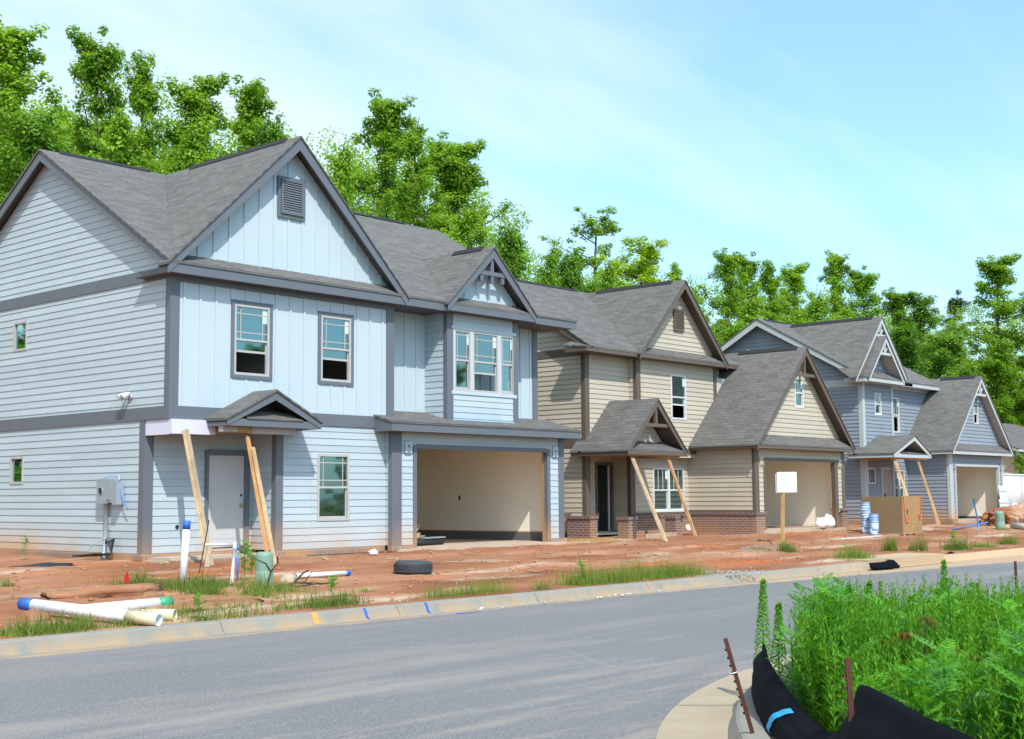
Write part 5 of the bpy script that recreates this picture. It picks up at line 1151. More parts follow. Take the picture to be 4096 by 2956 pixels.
# crate
c = on_lot(2021, 1184); c = Vector((40.3, 19.0, lotz(40.3, 19.0)-.02)); zc0 = c.z+.10
o = empty('wooden_crate', tuple(c), 'large strand-board crate on a pallet with orange safety chain', 'crate')
mb = MB(); mb.box(c.x, c.x+.025, c.y-.0, c.y+1.42, zc0, zc0+1.18); mb.build('side_board', 'board', o)
mb = MB(); mb.box(c.x+.025, c.x+1.45, c.y, c.y+.025, zc0, zc0+1.2); mb.build('front_board', 'strand', o)
mb = MB(); mb.box(c.x+1.43, c.x+1.455, c.y+.025, c.y+1.42, zc0, zc0+1.18); mb.box(c.x+.025, c.x+1.43, c.y+1.395, c.y+1.42, zc0, zc0+1.18); mb.build('back_board', 'strand', o)
mb = MB()
for x, y in ((c.x+.05, c.y+.05), (c.x+1.35, c.y+.05), (c.x+.05, c.y+1.33), (c.x+1.35, c.y+1.33)): mb.box(x, x+.06, y, y+.06, zc0, zc0+1.15)
mb.build('corner_post', 'timber', o)
mb = MB(); mb.box(c.x-.02, c.x+1.48, c.y-.02, c.y+1.44, zc0-.025, zc0-.001)
for k in range(4): mb.box(c.x+.05+k*.43, c.x+.16+k*.43, c.y-.01, c.y+1.43, zc0-.11, zc0-.026)
mb.build('pallet', 'timber3', o)
M['orange'] = plain('orange_plastic', (.70, .12, .03), .5)
mb = MB()
def chain(mb, pts):
    P = [Vector(p) for p in pts]; 
    for p, q in zip(P, P[1:]):
        n = max(1, int((q-p).length/.045))
        for i in range(n):
            a = p+(q-p)*(i/n); e = p+(q-p)*((i+.9)/n); off = Vector((.012, 0, 0)) if i % 2 else Vector((-.012, 0, 0)); mb.tube([a-off, e+off], .013, 5)
chain(mb, [(c.x+.08, c.y-.02, zc0+1.2), (c.x+.14, c.y-.02, zc0+.75), (c.x+.22, c.y-.02, zc0+.35), (c.x+.36, c.y-.02, zc0+.33), (c.x+.44, c.y-.02, zc0+.55)])
mb.build('safety_chain', 'orange', o); mb = MB()
chain(mb, [(c.x+1.36, c.y-.02, zc0+1.2), (c.x+1.36, c.y-.02, zc0+.7), (c.x+1.28, c.y-.02, zc0+.40), (c.x+1.18, c.y-.02, zc0+.62)]); mb.build('safety_chain', 'orange', o)
mb = MB(); mb.prism([(c.x+.34, c.y-.003, zc0+.62), (c.x+.40, c.y-.003, zc0+.60), (c.x+.41, c.y-.003, zc0+.74), (c.x+.36, c.y-.003, zc0+.79), (c.x+.32, c.y-.003, zc0+.74)], (0, .002, 0)); mb.build('hand_hole', 'dark', o)
# buckets
BG = 'stacked plastic buckets beside the crate'
def bucket0():
    o = empty('bucket', (0, 0, 0), 'x', 'bucket', BG); r = .145
    mb = MB(); mb.lathe([(0, 0), (r*.86, 0), (r*.88, .015), (r, .36), (r*.965, .36), (r*.85, .02), (0, .02)], (0, 0, 0), (0, 0, 1), 24); mb.build('body', 'bucket', o, True)
    mb = MB(); mb.lathe([(r*1.0, .255), (r*1.045, .26), (r*1.045, .275), (r, .28)], (0, 0, 0), (0, 0, 1), 24); mb.lathe([(r*1.0, .335), (r*1.06, .34), (r*1.06, .362), (r*.97, .366)], (0, 0, 0), (0, 0, 1), 24); mb.build('rim', 'bucket', o, True)
    mb = MB(); mb.lathe([(r*.905, .06), (r*.968, .245), (r*.97, .245), (r*.907, .06)], (0, 0, 0), (0, 0, 1), 24); M['bucketlabel'] = plain('bucket_label', (.50, .60, .76), .45, 0, .2, 14); mb.build('label_band', 'bucketlabel', o, True); return o
B0 = bucket0(); n = 0
ORD = ['bottom', 'second', 'third', 'fourth', 'fifth', 'sixth', 'seventh', 'eighth', 'top']
for px, k, which in ((1919, 9, 'tall'), (1936.5, 5, 'short')):
    p = at(px, 1186, Y=19.9 if which == 'tall' else 19.55); p.z = lotz(p.x, p.y)
    for i in range(k):
        t = B0 if n == 0 else copy_tree(B0); n += 1
        t.location = (p.x+.012*math.sin(i*2.1), p.y+.01*math.cos(i*1.7), p.z+.082*i); t.rotation_euler = (0.012*math.sin(i), .012*math.cos(i*2), i*1.1)
        nm = 'top' if i == k-1 else ORD[i]
        t['label'] = f'blue-white bucket, {nm} of the {which} nested stack beside the crate' if nm in ('top', 'bottom') else f'blue-white bucket, {nm} from the bottom of the {which} stack'

# shutters, bags, garage litter
def shutter(x, y, z, w, h, label, lean=.14):
    o = empty('shutter', (x, y, z), label, 'shutter', 'white shutters leaning at the slate blue garage'); n = 4; bw = w/n; k = Vector((0, lean*h, 0))
    mb = MB()
    for i in range(n):
        dx = i*bw; q = [Vector((x+dx, y, z)), Vector((x+dx+bw-.012, y, z)), Vector((x+dx+bw-.012, y, z+h-.03*(i % 2)))+k, Vector((x+dx, y, z+h-.03*(i % 2)))+k]; mb.prism(q, (0, .02, 0))
    mb.build('boards', 'white', o); mb = MB()
    for f in (.14, .48, .82):
        q = [Vector((x, y-.02, z+h*f))+k*f, Vector((x+w, y-.02, z+h*f))+k*f, Vector((x+w, y-.02, z+h*f+.08))+k*f, Vector((x, y-.02, z+h*f+.08))+k*f]; mb.prism(q, (0, .018, 0))
    mb.build('battens', 'white', o)
shutter(55.75, 21.72, -.02, .85, 1.45, 'tall white board shutter leaning at the right of the slate blue garage'); shutter(55.15, 21.55, -.02, .8, .85, 'short white board shutter leaning in front of the tall one')
p = at(1815, 1171, Y=21.66); lump('white_bag', Vector((p.x+.15, 21.66, .10)), (.30, .16, .24), 'bag', 'crumpled white bag, left of two inside the beige house garage door', 'bag', 61, amp=.4)
lump('white_bag', Vector((p.x+.75, 21.72, .12)), (.24, .16, .30), 'bag', 'crumpled white bag, right of two at the beige garage jamb', 'bag', 66, amp=.4)
o = empty('spare_tyre', (21.55, 22.9, -.05), 'black tyre standing in shade inside the nearest garage', 'tyre'); mb = MB(); mb.lathe(prof, (21.55, 22.95, .30), (-.75, -.62, .1), 36, True); mb.build('carcass', 'rubber', o, True)
rbox('plastic_tray', (22.3, 22.95, .03), 1.5, .7, .16, Matrix.Rotation(.2, 3, 'Z'), 'dark', None, .03)
tag(bpy.data.objects['plastic_tray'], 'black plastic tray under scrap timber in the nearest garage', 'tray')
for i, (dx, dy, z, a, t, l, mt, lab) in enumerate(((0, 0, .14, .55, .02, 1.2, 'timber3', 'grey scrap board, lowest on the tray in the nearest garage'), (.1, .1, .19, .75, .05, 1.0, 'timber', 'pale scrap board in the middle of the garage timber pile'), (-.05, .05, .27, .62, .18, 1.0, 'timber2', 'reddish scrap board tilted up on the garage timber pile'), (.35, -.2, .13, .2, .0, .9, 'metal', 'grey metal strip on the tray in the nearest garage'))):
    mb = MB(); e = Vector((math.cos(a)*l/2, math.sin(a)*l/2, t)); c0 = Vector((22.35+dx, 22.95+dy, z)); mb.bar(c0-e, c0+e, .12, .03); tag(rebase(mb.build('scrap_board', mt), tuple(c0)), lab, 'board')

# ================================================================== TRAILER
o = empty('cargo_trailer', (64.5, 25.0, -.2), 'white enclosed cargo trailer parked beyond the dirt mound at the right edge', 'trailer')
tx = at(2247, 1112, Y=24.0).x
rbox('body', (tx+1.2, 25.0, 1.08), 5.2, 1.96, 1.85, Matrix.Identity(3), 'white', o, .06)
mb = MB(); mb.box(tx-1.4, tx+3.8, 24.02, 25.98, .02, .14); mb.build('chassis', 'metal', o)
mb = MB(); mb.lathe([(.20, .0), (.33, .0), (.36, .04), (.36, .16), (.33, .2), (.2, .2)], (tx, 24.06, .12), (0, -1, 0), 28, True); w = mb.build('wheel', 'rubber', o, True)
mb = MB(); mb.lathe([(0, .17), (.06, .18), (.08, .13), (.17, .13), (.205, .19), (.205, .0)], (tx, 24.06, .12), (0, -1, 0), 20); mb.build('rim', 'white', w, True)
mb = MB()
for k in range(10):
    t0, t1 = math.pi*k/10, math.pi*(k+1)/10
    mb.prism([(tx+.52*math.cos(t0), 23.84, .14+.46*math.sin(t0)), (tx+.52*math.cos(t1), 23.84, .14+.46*math.sin(t1)), (tx+.45*math.cos(t1), 23.84, .14+.40*math.sin(t1)), (tx+.45*math.cos(t0), 23.84, .14+.40*math.sin(t0))], (0, .2, 0))
mb.build('fender', 'white', o)
mb = MB(); mb.box(tx-1.2, tx+3.7, 24.008, 24.02, 1.9, 1.96); mb.box(tx+1.0, tx+1.04, 24.005, 24.02, .2, 1.9); mb.build('trim_strip', 'metal', o)

# ================================================================== TREES
def leafquads(C, N, size, r, aspect=.8):
    """one diamond leaf per centre"""
    n = len(C); a = r.normal(size=(n, 3)); N = N/np.linalg.norm(N, axis=1, keepdims=True)
    u = np.cross(N, a); u /= np.linalg.norm(u, axis=1, keepdims=True); v = np.cross(N, u)
    s = size*r.uniform(.6, 1.25, n)[:, None]
    V = np.stack([C-u*s*.55, C-v*s*.5*aspect+N*s*.08, C+u*s*.55, C+v*s*.5*aspect+N*s*.08], 1).reshape(-1, 3)
    return V, np.arange(n*4).reshape(n, 4)
PROF = {'poplar': lambda t: (1-t)**.50*(.62+.55*min(1, t*2.6)), 'broad': lambda t: max(.12, 1-abs(2*t-.80)**2.6)**.5, 'round': lambda t: max(.10, math.sin(math.pi*(.12+.84*t)))**.55,
        'bush': lambda t: (1-t**2)**.5, 'pine': lambda t: (1-t)**.5*(.35+.65*min(1, t*3))}
def tree_proto(seed, H, h0, R, shape, nb, per, ls, lmat, q0=.40, open_=1.0):
    """trunk with limbs at golden angles, leaf clumps strung along every limb"""
    r = np.random.default_rng(seed); f = PROF[shape]; CL = []; mb = MB()
    bend = [(.22*math.sin(z*.35+seed), .22*math.cos(z*.3+seed*2), z) for z in np.linspace(-.6, H*.94, 9)]; bend[0] = (bend[1][0], bend[1][1], -.6)
    mb.tube(bend, [.15*H/16*(1-.88*k/8)+.012 for k in range(9)], 8)
    def axis(z):
        u = max(0, min(7.999, (z+.6)/(H*.94+.6)*8)); k = int(u); return Vector(bend[k]).lerp(Vector(bend[k+1]), u-k)
    for i in range(nb):
        t = ((i+r.random())/nb)**.92; a = i*2.39996+r.normal(0, .35); L = R*f(t)*r.uniform(.70, 1.22)*(1+.18*math.sin(2*a+seed)); rise = L*r.uniform(.2, 1.15)+.15
        z1 = h0+(H-h0)*t+r.normal(0, .35); z0 = max(h0*.6, z1-rise); A = axis(z0); E = Vector((A.x+L*math.cos(a), A.y+L*math.sin(a), z1)); Mi = A.lerp(E, .5)+Vector((0, 0, -.10*L))
        mb.tube([A, Mi, E], [.045*(1-.5*t)+.008, .026, .007], 5)
        for k in range(5):
            u = (.16, .40, .62, .83, 1.02)[k]; c = A.lerp(Mi, u*2) if u < .5 else Mi.lerp(E, u*2-1)
            if r.random() > .93*open_: continue
            q = q0*(1.15-.42*u)*r.uniform(.75, 1.25)*(1-.25*t); CL.append((np.array(c)+r.normal(0, .12, 3), q))
    top = axis(H*.93)
    for k in range(4): CL.append((np.array((top.x+r.normal(0, .16), top.y+r.normal(0, .16), H*(.93+.02*k))), q0*(.8-.12*k)))
    C = []; N = []
    for c, q in CL:
        n = max(60, int(per*(q/.40)**2)); d = r.normal(size=(n, 3)); d /= np.linalg.norm(d, axis=1, keepdims=True)
        p = c+d*(q*r.random(n)**.42)[:, None]*np.array([1.1, 1.1, .98])*r.uniform(.8, 1.15, 3); p[:, 2] -= .12*q*r.random(n); C.append(p); N.append(d*.7+np.array([0, 0, .8])+r.normal(0, .42, (n, 3)))
    V, F = leafquads(np.concatenate(C), np.concatenate(N), ls, r); V[:, 2] *= H/np.percentile(V[:, 2], 99.9)
    crown = npmesh('crown', V, F, lmat); me = bpy.data.meshes.new('trunk'); me.from_pydata(mb.v, [], mb.f); me.materials.append(M['bark'])
    for p in me.polygons: p.use_smooth = True
    return crown, me, H, R*1.12
P_ = {'p1': tree_proto(1, 16, 2.5, 1.8, 'poplar', 46, 250, .100, 'leafA'), 'p2': tree_proto(2, 16, 2.5, 1.8, 'poplar', 50, 250, .100, 'leafA', .42),
      'p3': tree_proto(5, 16, 3.5, 1.7, 'poplar', 38, 230, .098, 'leafA', .36, .92), 'b1': tree_proto(3, 15, 2.5, 1.9, 'broad', 54, 250, .102, 'leafA', .42),
      'b2': tree_proto(4, 15, 2.5, 1.9, 'broad', 54, 240, .100, 'leafC', .42), 'y1': tree_proto(6, 14, 5.0, 1.8, 'round', 46, 250, .095, 'leafB', .40),
      's1': tree_proto(7, 16, 5.0, 2.0, 'broad', 40, 170, .098, 'leafA', .38, .85), 'u1': tree_proto(8, 9, .2, 1.9, 'bush', 36, 250, .102, 'leafA', .48),
      'u2': tree_proto(9, 9, .2, 1.9, 'bush', 36, 240, .100, 'leafC', .48), 'n1': tree_proto(10, 17, 5.0, 1.8, 'pine', 40, 320, .09, 'leafP', .36)}
TG = 'trees of the wood behind the houses'
def tree(kind, px, ptop, Y, wpx, rot, label, cat='tree', base=-.05):
    crown, trunk, H, R = P_[kind]; p = at(px, ptop, Y=Y); dist = (p-Vector((0, 0, CAM_Z))).length
    h = p.z-base; rr = wpx/2/2880*dist*(1.70 if px < 1150 else 1.5); o = empty('broadleaf_tree' if kind != 'n1' else 'pine_tree', (p.x, Y, base), label, cat, TG)
    o.scale = (rr/R, rr/R, h/H); o.rotation_euler.z = rot
    link('trunk', trunk, o); link('crown', crown, o); return o
for i, (k, px, pt, Y, w, lab) in enumerate([
    ('b1', -8, 44, 41, 215, 'tall broad tree cut by the left edge of the photo'),
    ('b1', 208, 64, 41, 165, 'tall narrow-topped poplar above the left gable of the nearest house'),
    ('p2', 325, 118, 42, 130, 'slender poplar between the tall narrow-topped one and the broad one beside it'),
    ('b1', 455, 170, 41, 170, 'broad green tree with lobed top, left half of the pair beside the front peak'),
    ('b1', 545, 176, 42.5, 165, 'broad green tree just left of the front gable peak of the nearest house'),
    ('u2', 90, 250, 38, 210, 'dark bushy tree directly behind the left gable peak'),
    ('u1', 250, 268, 38, 200, 'bushy tree behind the left roof slope of the nearest house'),
    ('u1', 400, 262, 38, 200, 'bushy tree behind the roof valley of the nearest house'),
    ('u2', 610, 265, 40, 140, 'low dark tree tucked against the front gable peak'),
    ('b1', 835, 208, 40, 180, 'tallest bright poplar rising right of the front gable peak'),
    ('p1', 930, 262, 41, 140, 'bright poplar leaning on the right of the tallest one, pointed top'),
    ('u1', 735, 330, 38, 150, 'bushy tree just right of the front gable peak'),
    ('b1', 1028, 318, 42, 165, 'full green tree with a feathery right flank beside the open sky'),
    ('u1', 1010, 480, 37, 170, 'bushy tree behind the right end of the nearest roof'),
    ('b1', 975, 300, 43, 150, 'full bright tree between the leaning poplar and the feathery tree'),
    ('u2', 1120, 505, 42, 130, 'low tree above the bay gable of the nearest house'),
    ('u1', 1205, 548, 44, 120, 'small bright tree right of the bay gable'),
    ('u2', 1270, 560, 40, 140, 'dark low tree above the left ridge of the beige house'),
    ('s1', 1330, 462, 52, 185, 'thin sparse tree showing sky through its top, over the beige house'),
    ('y1', 1402, 526, 44, 185, 'round yellow-green tree above the ridge of the beige house'),
    ('u1', 1330, 590, 39, 120, 'fresh green bush between the sparse tree and the beige ridge'),
    ('p2', 1500, 585, 46, 85, 'small pointed tree just left of the beige gable peak'),
    ('u1', 1545, 640, 42, 110, 'low bright tree behind the beige gable peak'),
    ('b1', 1600, 553, 44, 110, 'slim poplar right of the beige gable peak'),
    ('b1', 1655, 560, 45, 115, 'slim poplar, middle of the three right of the beige gable'),
    ('p2', 1708, 578, 46, 100, 'slim loose poplar left of the slate blue side gable'),
    ('b1', 1760, 583, 47, 110, 'slim poplar above the slate blue side gable'),
    ('b1', 1838, 558, 48, 110, 'pale airy poplar standing tallest above the slate blue ridge'),
    ('b1', 1903, 592, 46, 115, 'poplar with ragged top left of the slate blue gable peak'),
    ('u1', 1640, 670, 40, 170, 'bushy tree behind the right roof end of the beige house'),
    ('u1', 1790, 655, 42, 170, 'bushy tree behind the slate blue side gable'),
    ('u1', 1890, 680, 43, 140, 'bright bush behind the ridge of the slate blue house'),
    ('b1', 1972, 640, 46, 110, 'bright tree just right of the slate blue gable peak'),
    ('b2', 2046, 650, 44, 130, 'deep green rounded tree right of the slate blue gable peak'),
    ('n1', 2112, 645, 62, 95, 'dark pine peeking over the deep green tree'),
    ('b1', 2212, 566, 42, 150, 'tall bright tree near the right edge of the photo'),
    ('b1', 2275, 650, 41, 150, 'green tree cut by the right edge of the photo'),
    ('u2', 2100, 740, 40, 160, 'dark bushy tree behind the right roof slope of the slate blue house'),
    ('u1', 2195, 760, 38, 150, 'bright bushy tree above the garage gable of the slate blue house'),
    ('u1', 2260, 830, 36, 120, 'low green tree over the roof of the tan house'),
    ('u2', 2010, 720, 40, 130, 'dark low tree beside the slate blue roof peak')]):
    tree(k, px, pt, Y, w, i*1.37, lab)
o = tree('u1', 2262, 1006, 27.0, 50, .4, 'small round shrub rising behind the white trailer at the right edge', 'shrub', -.1)
# the wood goes on out of frame on the left and across the street; the windows mirror it
for i, (k, x, y, h, q) in enumerate((('b1', 5.5, 43, 15, 2.2), ('p2', 1.0, 42, 16, 2.0), ('b2', 9.0, 44, 14, 2.2), ('u1', 3.5, 39, 9, 2.4), ('u2', 8.0, 39, 9, 2.4), ('u1', -1.5, 39, 9, 2.4))):
    crown, trunk, H, R = P_[k]; o = empty('broadleaf_tree', (x, y, -.05), 'tree of the wood beyond the left edge of the photo, mirrored in the side windows', 'tree', 'trees mirrored in the windows'); o.scale = (q/R, q/R, h/H); o.rotation_euler.z = i; link('trunk', trunk, o); link('crown', crown, o)
for i, (k, x, y, h, q) in enumerate((('b1', 38, -26, 11, 3.2), ('b2', 46, -24, 10, 3.2), ('u1', 42, -22, 8, 3), ('b1', 55, -27, 12, 3.4), ('u2', 51, -23, 8, 3), ('b2', 64, -25, 11, 3.3), ('b1', 74, -28, 12, 3.5), ('u1', 60, -22, 7, 3), ('u2', 70, -23, 8, 3), ('b1', 88, -26, 12, 3.6), ('b2', 104, -26, 12, 3.6))):
    crown, trunk, H, R = P_[k]; o = empty('broadleaf_tree', (x, y, -.6), 'tree across the street, seen only as a reflection in the front windows', 'tree', 'trees mirrored in the windows'); o.scale = (q/R, q/R, h/H); o.rotation_euler.z = i; link('trunk', trunk, o); link('crown', crown, o)
# far wood reading as one mass
r = np.random.default_rng(77); C = []; N = []
SKX = [-80, 100, 300, 570, 620, 690, 760, 1040, 1080, 1120, 1250, 1500, 1600, 1950, 2050, 2150, 2320]; SKY_ = [190, 195, 215, 250, 315, 340, 300, 345, 430, 520, 570, 622, 598, 660, 685, 665, 640]
for i in range(1150):
    px = r.uniform(-80, 2320); top = at(px, float(np.interp(px, SKX, SKY_)), Y=50.0); u = r.random()
    c = np.array([top.x, r.uniform(47.5, 54), max(1.0, top.z*(1-.78*u**1.3)+r.normal(0, .7)-1.3)]); n = 400
    d = r.normal(size=(n, 3)); d /= np.linalg.norm(d, axis=1, keepdims=True); C.append(c+d*(r.uniform(.9, 1.6)*r.random(n)**.4)[:, None]*np.array([1, 1, .8])); N.append(d+np.array([0, 0, .5])+r.normal(0, .5, (n, 3)))
V, F = leafquads(np.concatenate(C), np.concatenate(N), .14, r)
tag(link('woodland', npmesh('woodland', V, F, 'leafA')), 'dim mass of leaves deeper in the wood behind the tree row', 'woods', kind='stuff')

# ================================================================== NEAR VERGE: WEEDS AND SILT FENCE
def soilz(x, y): return -.43
def arcp(deg, r): t = rad(deg); return Vector((CC[0]+r*math.cos(t), CC[1]+r*math.sin(t), -.44))
wr = np.random.default_rng(5)
def inside(x, y):
    if x < CC[0]: return math.hypot(x-CC[0], y-CC[1]) < 9.0
    return y < 6.15
# fine upright stems
pts = []
while len(pts) < 4600:
    x, y = wr.uniform(6.2, 19.0), wr.uniform(1.2, 6.1)
    if not inside(x, y): continue
    if y < 1.6+.0*x and x < 8: continue
    dd = math.hypot(x, y); keep = 1 if dd < 13 else .5; keep *= 2.6 if x < 11 and y > 3.9 else (.4 if y < 3.6 else 1)
    cl = mn.noise((x*.8, y*.8, 2.0))
    if wr.random() < keep*(.75+.8*cl): pts.append((x, y, soilz(x, y)))
pts = np.array(pts); n = len(pts)
hh = wr.uniform(.40, .72, n)*np.where(pts[:, 0] > 11.5, .72, 1.12)*(1+.22*np.array([mn.noise((p[0]*.7, p[1]*.7, 7)) for p in pts]))
hh *= np.clip((pts[:, 1]-.0)*.0+1, .5, 1)
ln = wr.normal(0, .10, (n, 2)); VV = []; FF = []; off = 0
LV = []; LN = []
ns = 5
SV = np.zeros((n, ns+1, 2, 3)); 
ang = wr.uniform(0, 6.28, n)
for k in range(ns+1):
    t = k/ns; c = pts+np.stack([ln[:, 0]*hh*t**1.6, ln[:, 1]*hh*t**1.6, hh*t], 1); w = .0045*(1-.6*t)
    s = np.stack([np.cos(ang), np.sin(ang), 0*ang], 1)*w; SV[:, k, 0] = c-s; SV[:, k, 1] = c+s
Vs = SV.reshape(-1, 3); base = (np.arange(n)*(ns+1)*2)[:, None]
Fs = np.concatenate([base+np.array([2*k, 2*k+1, 2*k+3, 2*k+2]) for k in range(ns)])
nl = 34; Vl = []
for k in range(nl):
    t = .12+.88*(k+.5)/nl; c = pts+np.stack([ln[:, 0]*hh*t**1.6, ln[:, 1]*hh*t**1.6, hh*t], 1)
    a = ang+k*2.4+wr.normal(0, .3, n); L = (.085*(1-.62*t)+.012)*wr.uniform(.7, 1.25, n); up_ = wr.uniform(.5, 1.3, n)+.8*t
    d = np.stack([np.cos(a), np.sin(a), up_], 1); d /= np.linalg.norm(d, axis=1, keepdims=True); sd = np.stack([-np.sin(a), np.cos(a), 0*a], 1)
    w = (L*.085)[:, None]+.0015; e = c+d*L[:, None]; m_ = c+d*(L*.45)[:, None]; e[:, 2] -= L*.18
    Vl.append(np.stack([c, m_-sd*w, e, m_+sd*w], 1))
Vl = np.concatenate(Vl).reshape(-1, 3); Fl = np.arange(len(Vl)).reshape(-1, 4)
tag(link('weeds', npmesh('weeds', np.concatenate([Vs, Vl]), np.concatenate([Fs, Fl+len(Vs)]), 'weed')), 'dense stand of fine upright green weeds behind the silt fence', 'weeds', kind='stuff')
dp = pts[wr.permutation(len(pts))[:230]]; V, F = blades(dp, .45, .85, .007, .22, 3)
tag(link('dead_stalks', npmesh('dead_stalks', V, F, 'dead')), 'pale dry stalks scattered through the green weeds', 'weeds', kind='stuff')
# ragweed-like plants: lobed leaves on stems
def lobed(P0, d, nrm, L, out):
    """a pinnate leaf: midrib with paired lobes; appends quads"""
    d = d.normalized(); s = d.cross(nrm).normalized(); up_ = s.cross(d)
    def pt(t): return P0+d*(L*t)-up_*(L*.28*t*t)
    for t, wl in ((.14, .18), (.26, .30), (.38, .37), (.50, .35), (.62, .29), (.74, .22), (.86, .14)):
        for sg in (-1, 1):
            a = pt(t-.022); b = pt(t+.038); e = pt(t)+s*(sg*L*wl)+d*(L*.17)-up_*(L*.06*wl*3); m_ = (b+e)/2+d*L*.035
            out += [a, e, m_, b]
            q = pt(t)+s*(sg*L*wl*.5)+d*(L*.02); e2 = q+s*(sg*L*.10)-d*(L*.02); out += [a, q, e2, (q+e)/2]
    a, b = pt(.0)-s*L*.010, pt(.0)+s*L*.010; out += [a, b, pt(.9)+s*L*.028, pt(.9)-s*L*.028]
    out += [pt(.84)-s*L*.06, pt(1.08), pt(.84)+s*L*.06, pt(.75)]
def ragplant(seed, h, L, nleaf, sp=1.0):
    r = random.Random(seed); out = []
    for k in range(nleaf):
        t = .25+.75*(k+.5)/nleaf; a = k*1.571+(k//2)*.9+r.uniform(-.3, .3); z = h*t
        d = Vector((math.cos(a), math.sin(a), r.uniform(.15, .75)+.4*t)); l = L*(1.05-.55*abs(t-.55))*r.uniform(.8, 1.15)
        lobed(Vector((.02*math.sin(seed), 0, z)), d, Vector((0, 0, 1)), l*sp, out)
    V = np.array([tuple(p) for p in out]); F = np.arange(len(V)).reshape(-1, 4)
    sv = []; 
    for z in (0, h*.5, h): sv += [(-.006, 0, z), (.006, 0, z), (0, -.006, z), (0, .006, z)]
    sv = np.array(sv); sf = np.array([(0, 1, 5, 4), (4, 5, 9, 8), (2, 3, 7, 6), (6, 7, 11, 10)])
    return V, F, sv, sf
RV = [ragplant(i, h, L, nlf) for i, (h, L, nlf) in enumerate(((.5, .17, 20), (.42, .18, 18), (.62, .155, 24), (.34, .165, 16)))]
VV = []; FF = []; off = 0
def addplant(k, x, y, z, s, a):
    global off
    V, F, sv, sf = RV[k]; R = np.array([[math.cos(a), -math.sin(a), 0], [math.sin(a), math.cos(a), 0], [0, 0, 1]])*s
    for v, f in ((V, F), (sv, sf)): VV.append(v@R.T+np.array((x, y, z))); FF.append(f+off); off += len(v)
cnt = 0
while cnt < 560:
    x, y = wr.uniform(6.4, 18), wr.uniform(1.5, 6.0)
    if not inside(x, y): continue
    lowright = (x > 7.4 and y < 3.6) or (x > 10.5 and y < 5.0)
    if wr.random() > (1.0 if lowright else (.5 if x < 11 else .12)): continue
    addplant(int(wr.integers(4)), x, y, soilz(x, y), wr.uniform(.85, 1.5)*(.62 if x > 10.5 else 1), wr.uniform(0, 6.28)); cnt += 1
tag(link('weeds', npmesh('weeds', np.concatenate(VV), np.concatenate(FF), 'rag')), 'mass of feathery lobed leaves in the lower right corner', 'weeds', kind='stuff')
def single(k, px, py, z, s, a, label, mat='rag', name='ragweed_plant'):
    global VV, FF, off
    """z: height of the photographed plant top"""
    p = at(px, py, Z=z); VV, FF, off = [], [], 0; h = (.5, .42, .62, .34)[k]; s = (z+.43)/h/1.22
    addplant(k, 0, 0, 0, s, a); o = link(name, npmesh(name, np.concatenate(VV), np.concatenate(FF), mat), loc=(p.x, p.y, -.43)); return tag(o, label, 'plant', 'single tall weeds at the near corner')
def lot_weed(k, px, py, h, label, a=0):
    global VV, FF, off
    p = on_lot(px, py); VV, FF, off = [], [], 0; addplant(k, 0, 0, 0, h/(.5, .42, .62, .34)[k], a); o = link('leafy_weed', npmesh('leafy_weed', np.concatenate(VV), np.concatenate(FF), 'rag'), loc=tuple(p)); return tag(o, label, 'weed', 'leafy weeds on the lot')
lot_weed(2, 541, 1290, .62, 'tall feathery weed between the blue riser and the green pedestal'); lot_weed(0, 556, 1285, .45, 'leafy weed right behind the green pedestal', 1)
lot_weed(2, 56, 1222, .45, 'small weed growing against the side wall brick ledge at far left', 2); lot_weed(3, 440, 1372, .30, 'dark leafy weed by the kerb right of the yellowed pipe ends', .5)
lot_weed(3, 735, 1325, .30, 'spindly weed below the blue end of the short white pipe', 1.5); lot_weed(1, 1290, 1294, .36, 'bright broad weed at the left end of the tall kerb grass', .8); lot_weed(1, 2115, 1212, .42, 'bright broad weed in the grass clump below the lying blue pipe', 2.1)
single(2, 1812, 1292, .38, 1, .3, 'tall bushy lobed weed standing above the others against the road')
single(2, 1950, 1325, .30, 1, 1.3, 'lobed weed beside the thin black stake at the road edge')
single(0, 2065, 1360, .26, 1, 2.0, 'drooping lobed weed in the middle of the far edge of the weeds')
single(0, 1752, 1372, .22, 1, .8, 'pale lobed weed left of the tall bushy one')
single(1, 1775, 1470, -.03, 1, 2.6, 'broad lobed weed spilling over the sagging black fabric')
single(1, 1850, 1470, .0, 1, .9, 'broad lobed weed left of the front rusty stake')
single(2, 2230, 1400, .28, 1, 1.9, 'lobed weed reaching up at the right edge')
# brown sumac seedling
p = at(2045, 1345, Z=.36); out = []; r = random.Random(4); h = .64
for k, (z, a, L) in enumerate(((.60, .3, .20), (.52, 2.6, .30), (.44, 5.4, .28), (.34, 3.6, .36), (.30, 5.9, .36), (.26, 1.2, .30), (.2, 2.9, .26))):
    d0 = Vector((math.cos(a), math.sin(a), .55)); P0 = Vector((0, 0, z)); s = d0.cross(Vector((0, 0, 1))).normalized()
    for j in range(7):
        t = .25+.75*j/6; c = P0+d0*(L*t)-Vector((0, 0, L*.75*t*t))
        for sg in (-1, 1):
            e = c+s*(sg*L*.26)+d0*(.05*L)-Vector((0, 0, L*.16)); w = d0*(L*.042); out += [c-w*.3, (c+e)/2-w, e, (c+e)/2+w]
    out += [P0, P0+Vector((0, 0, .006)), P0+d0*L-Vector((0, 0, L*.75)), P0+d0*L*.5-Vector((0, 0, L*.19))]
V = np.array([tuple(q) for q in out])*1.12; o = link('sumac_seedling', npmesh('sumac_seedling', V, np.arange(len(V)).reshape(-1, 4), 'sumac'), loc=(p.x, p.y, -.40))
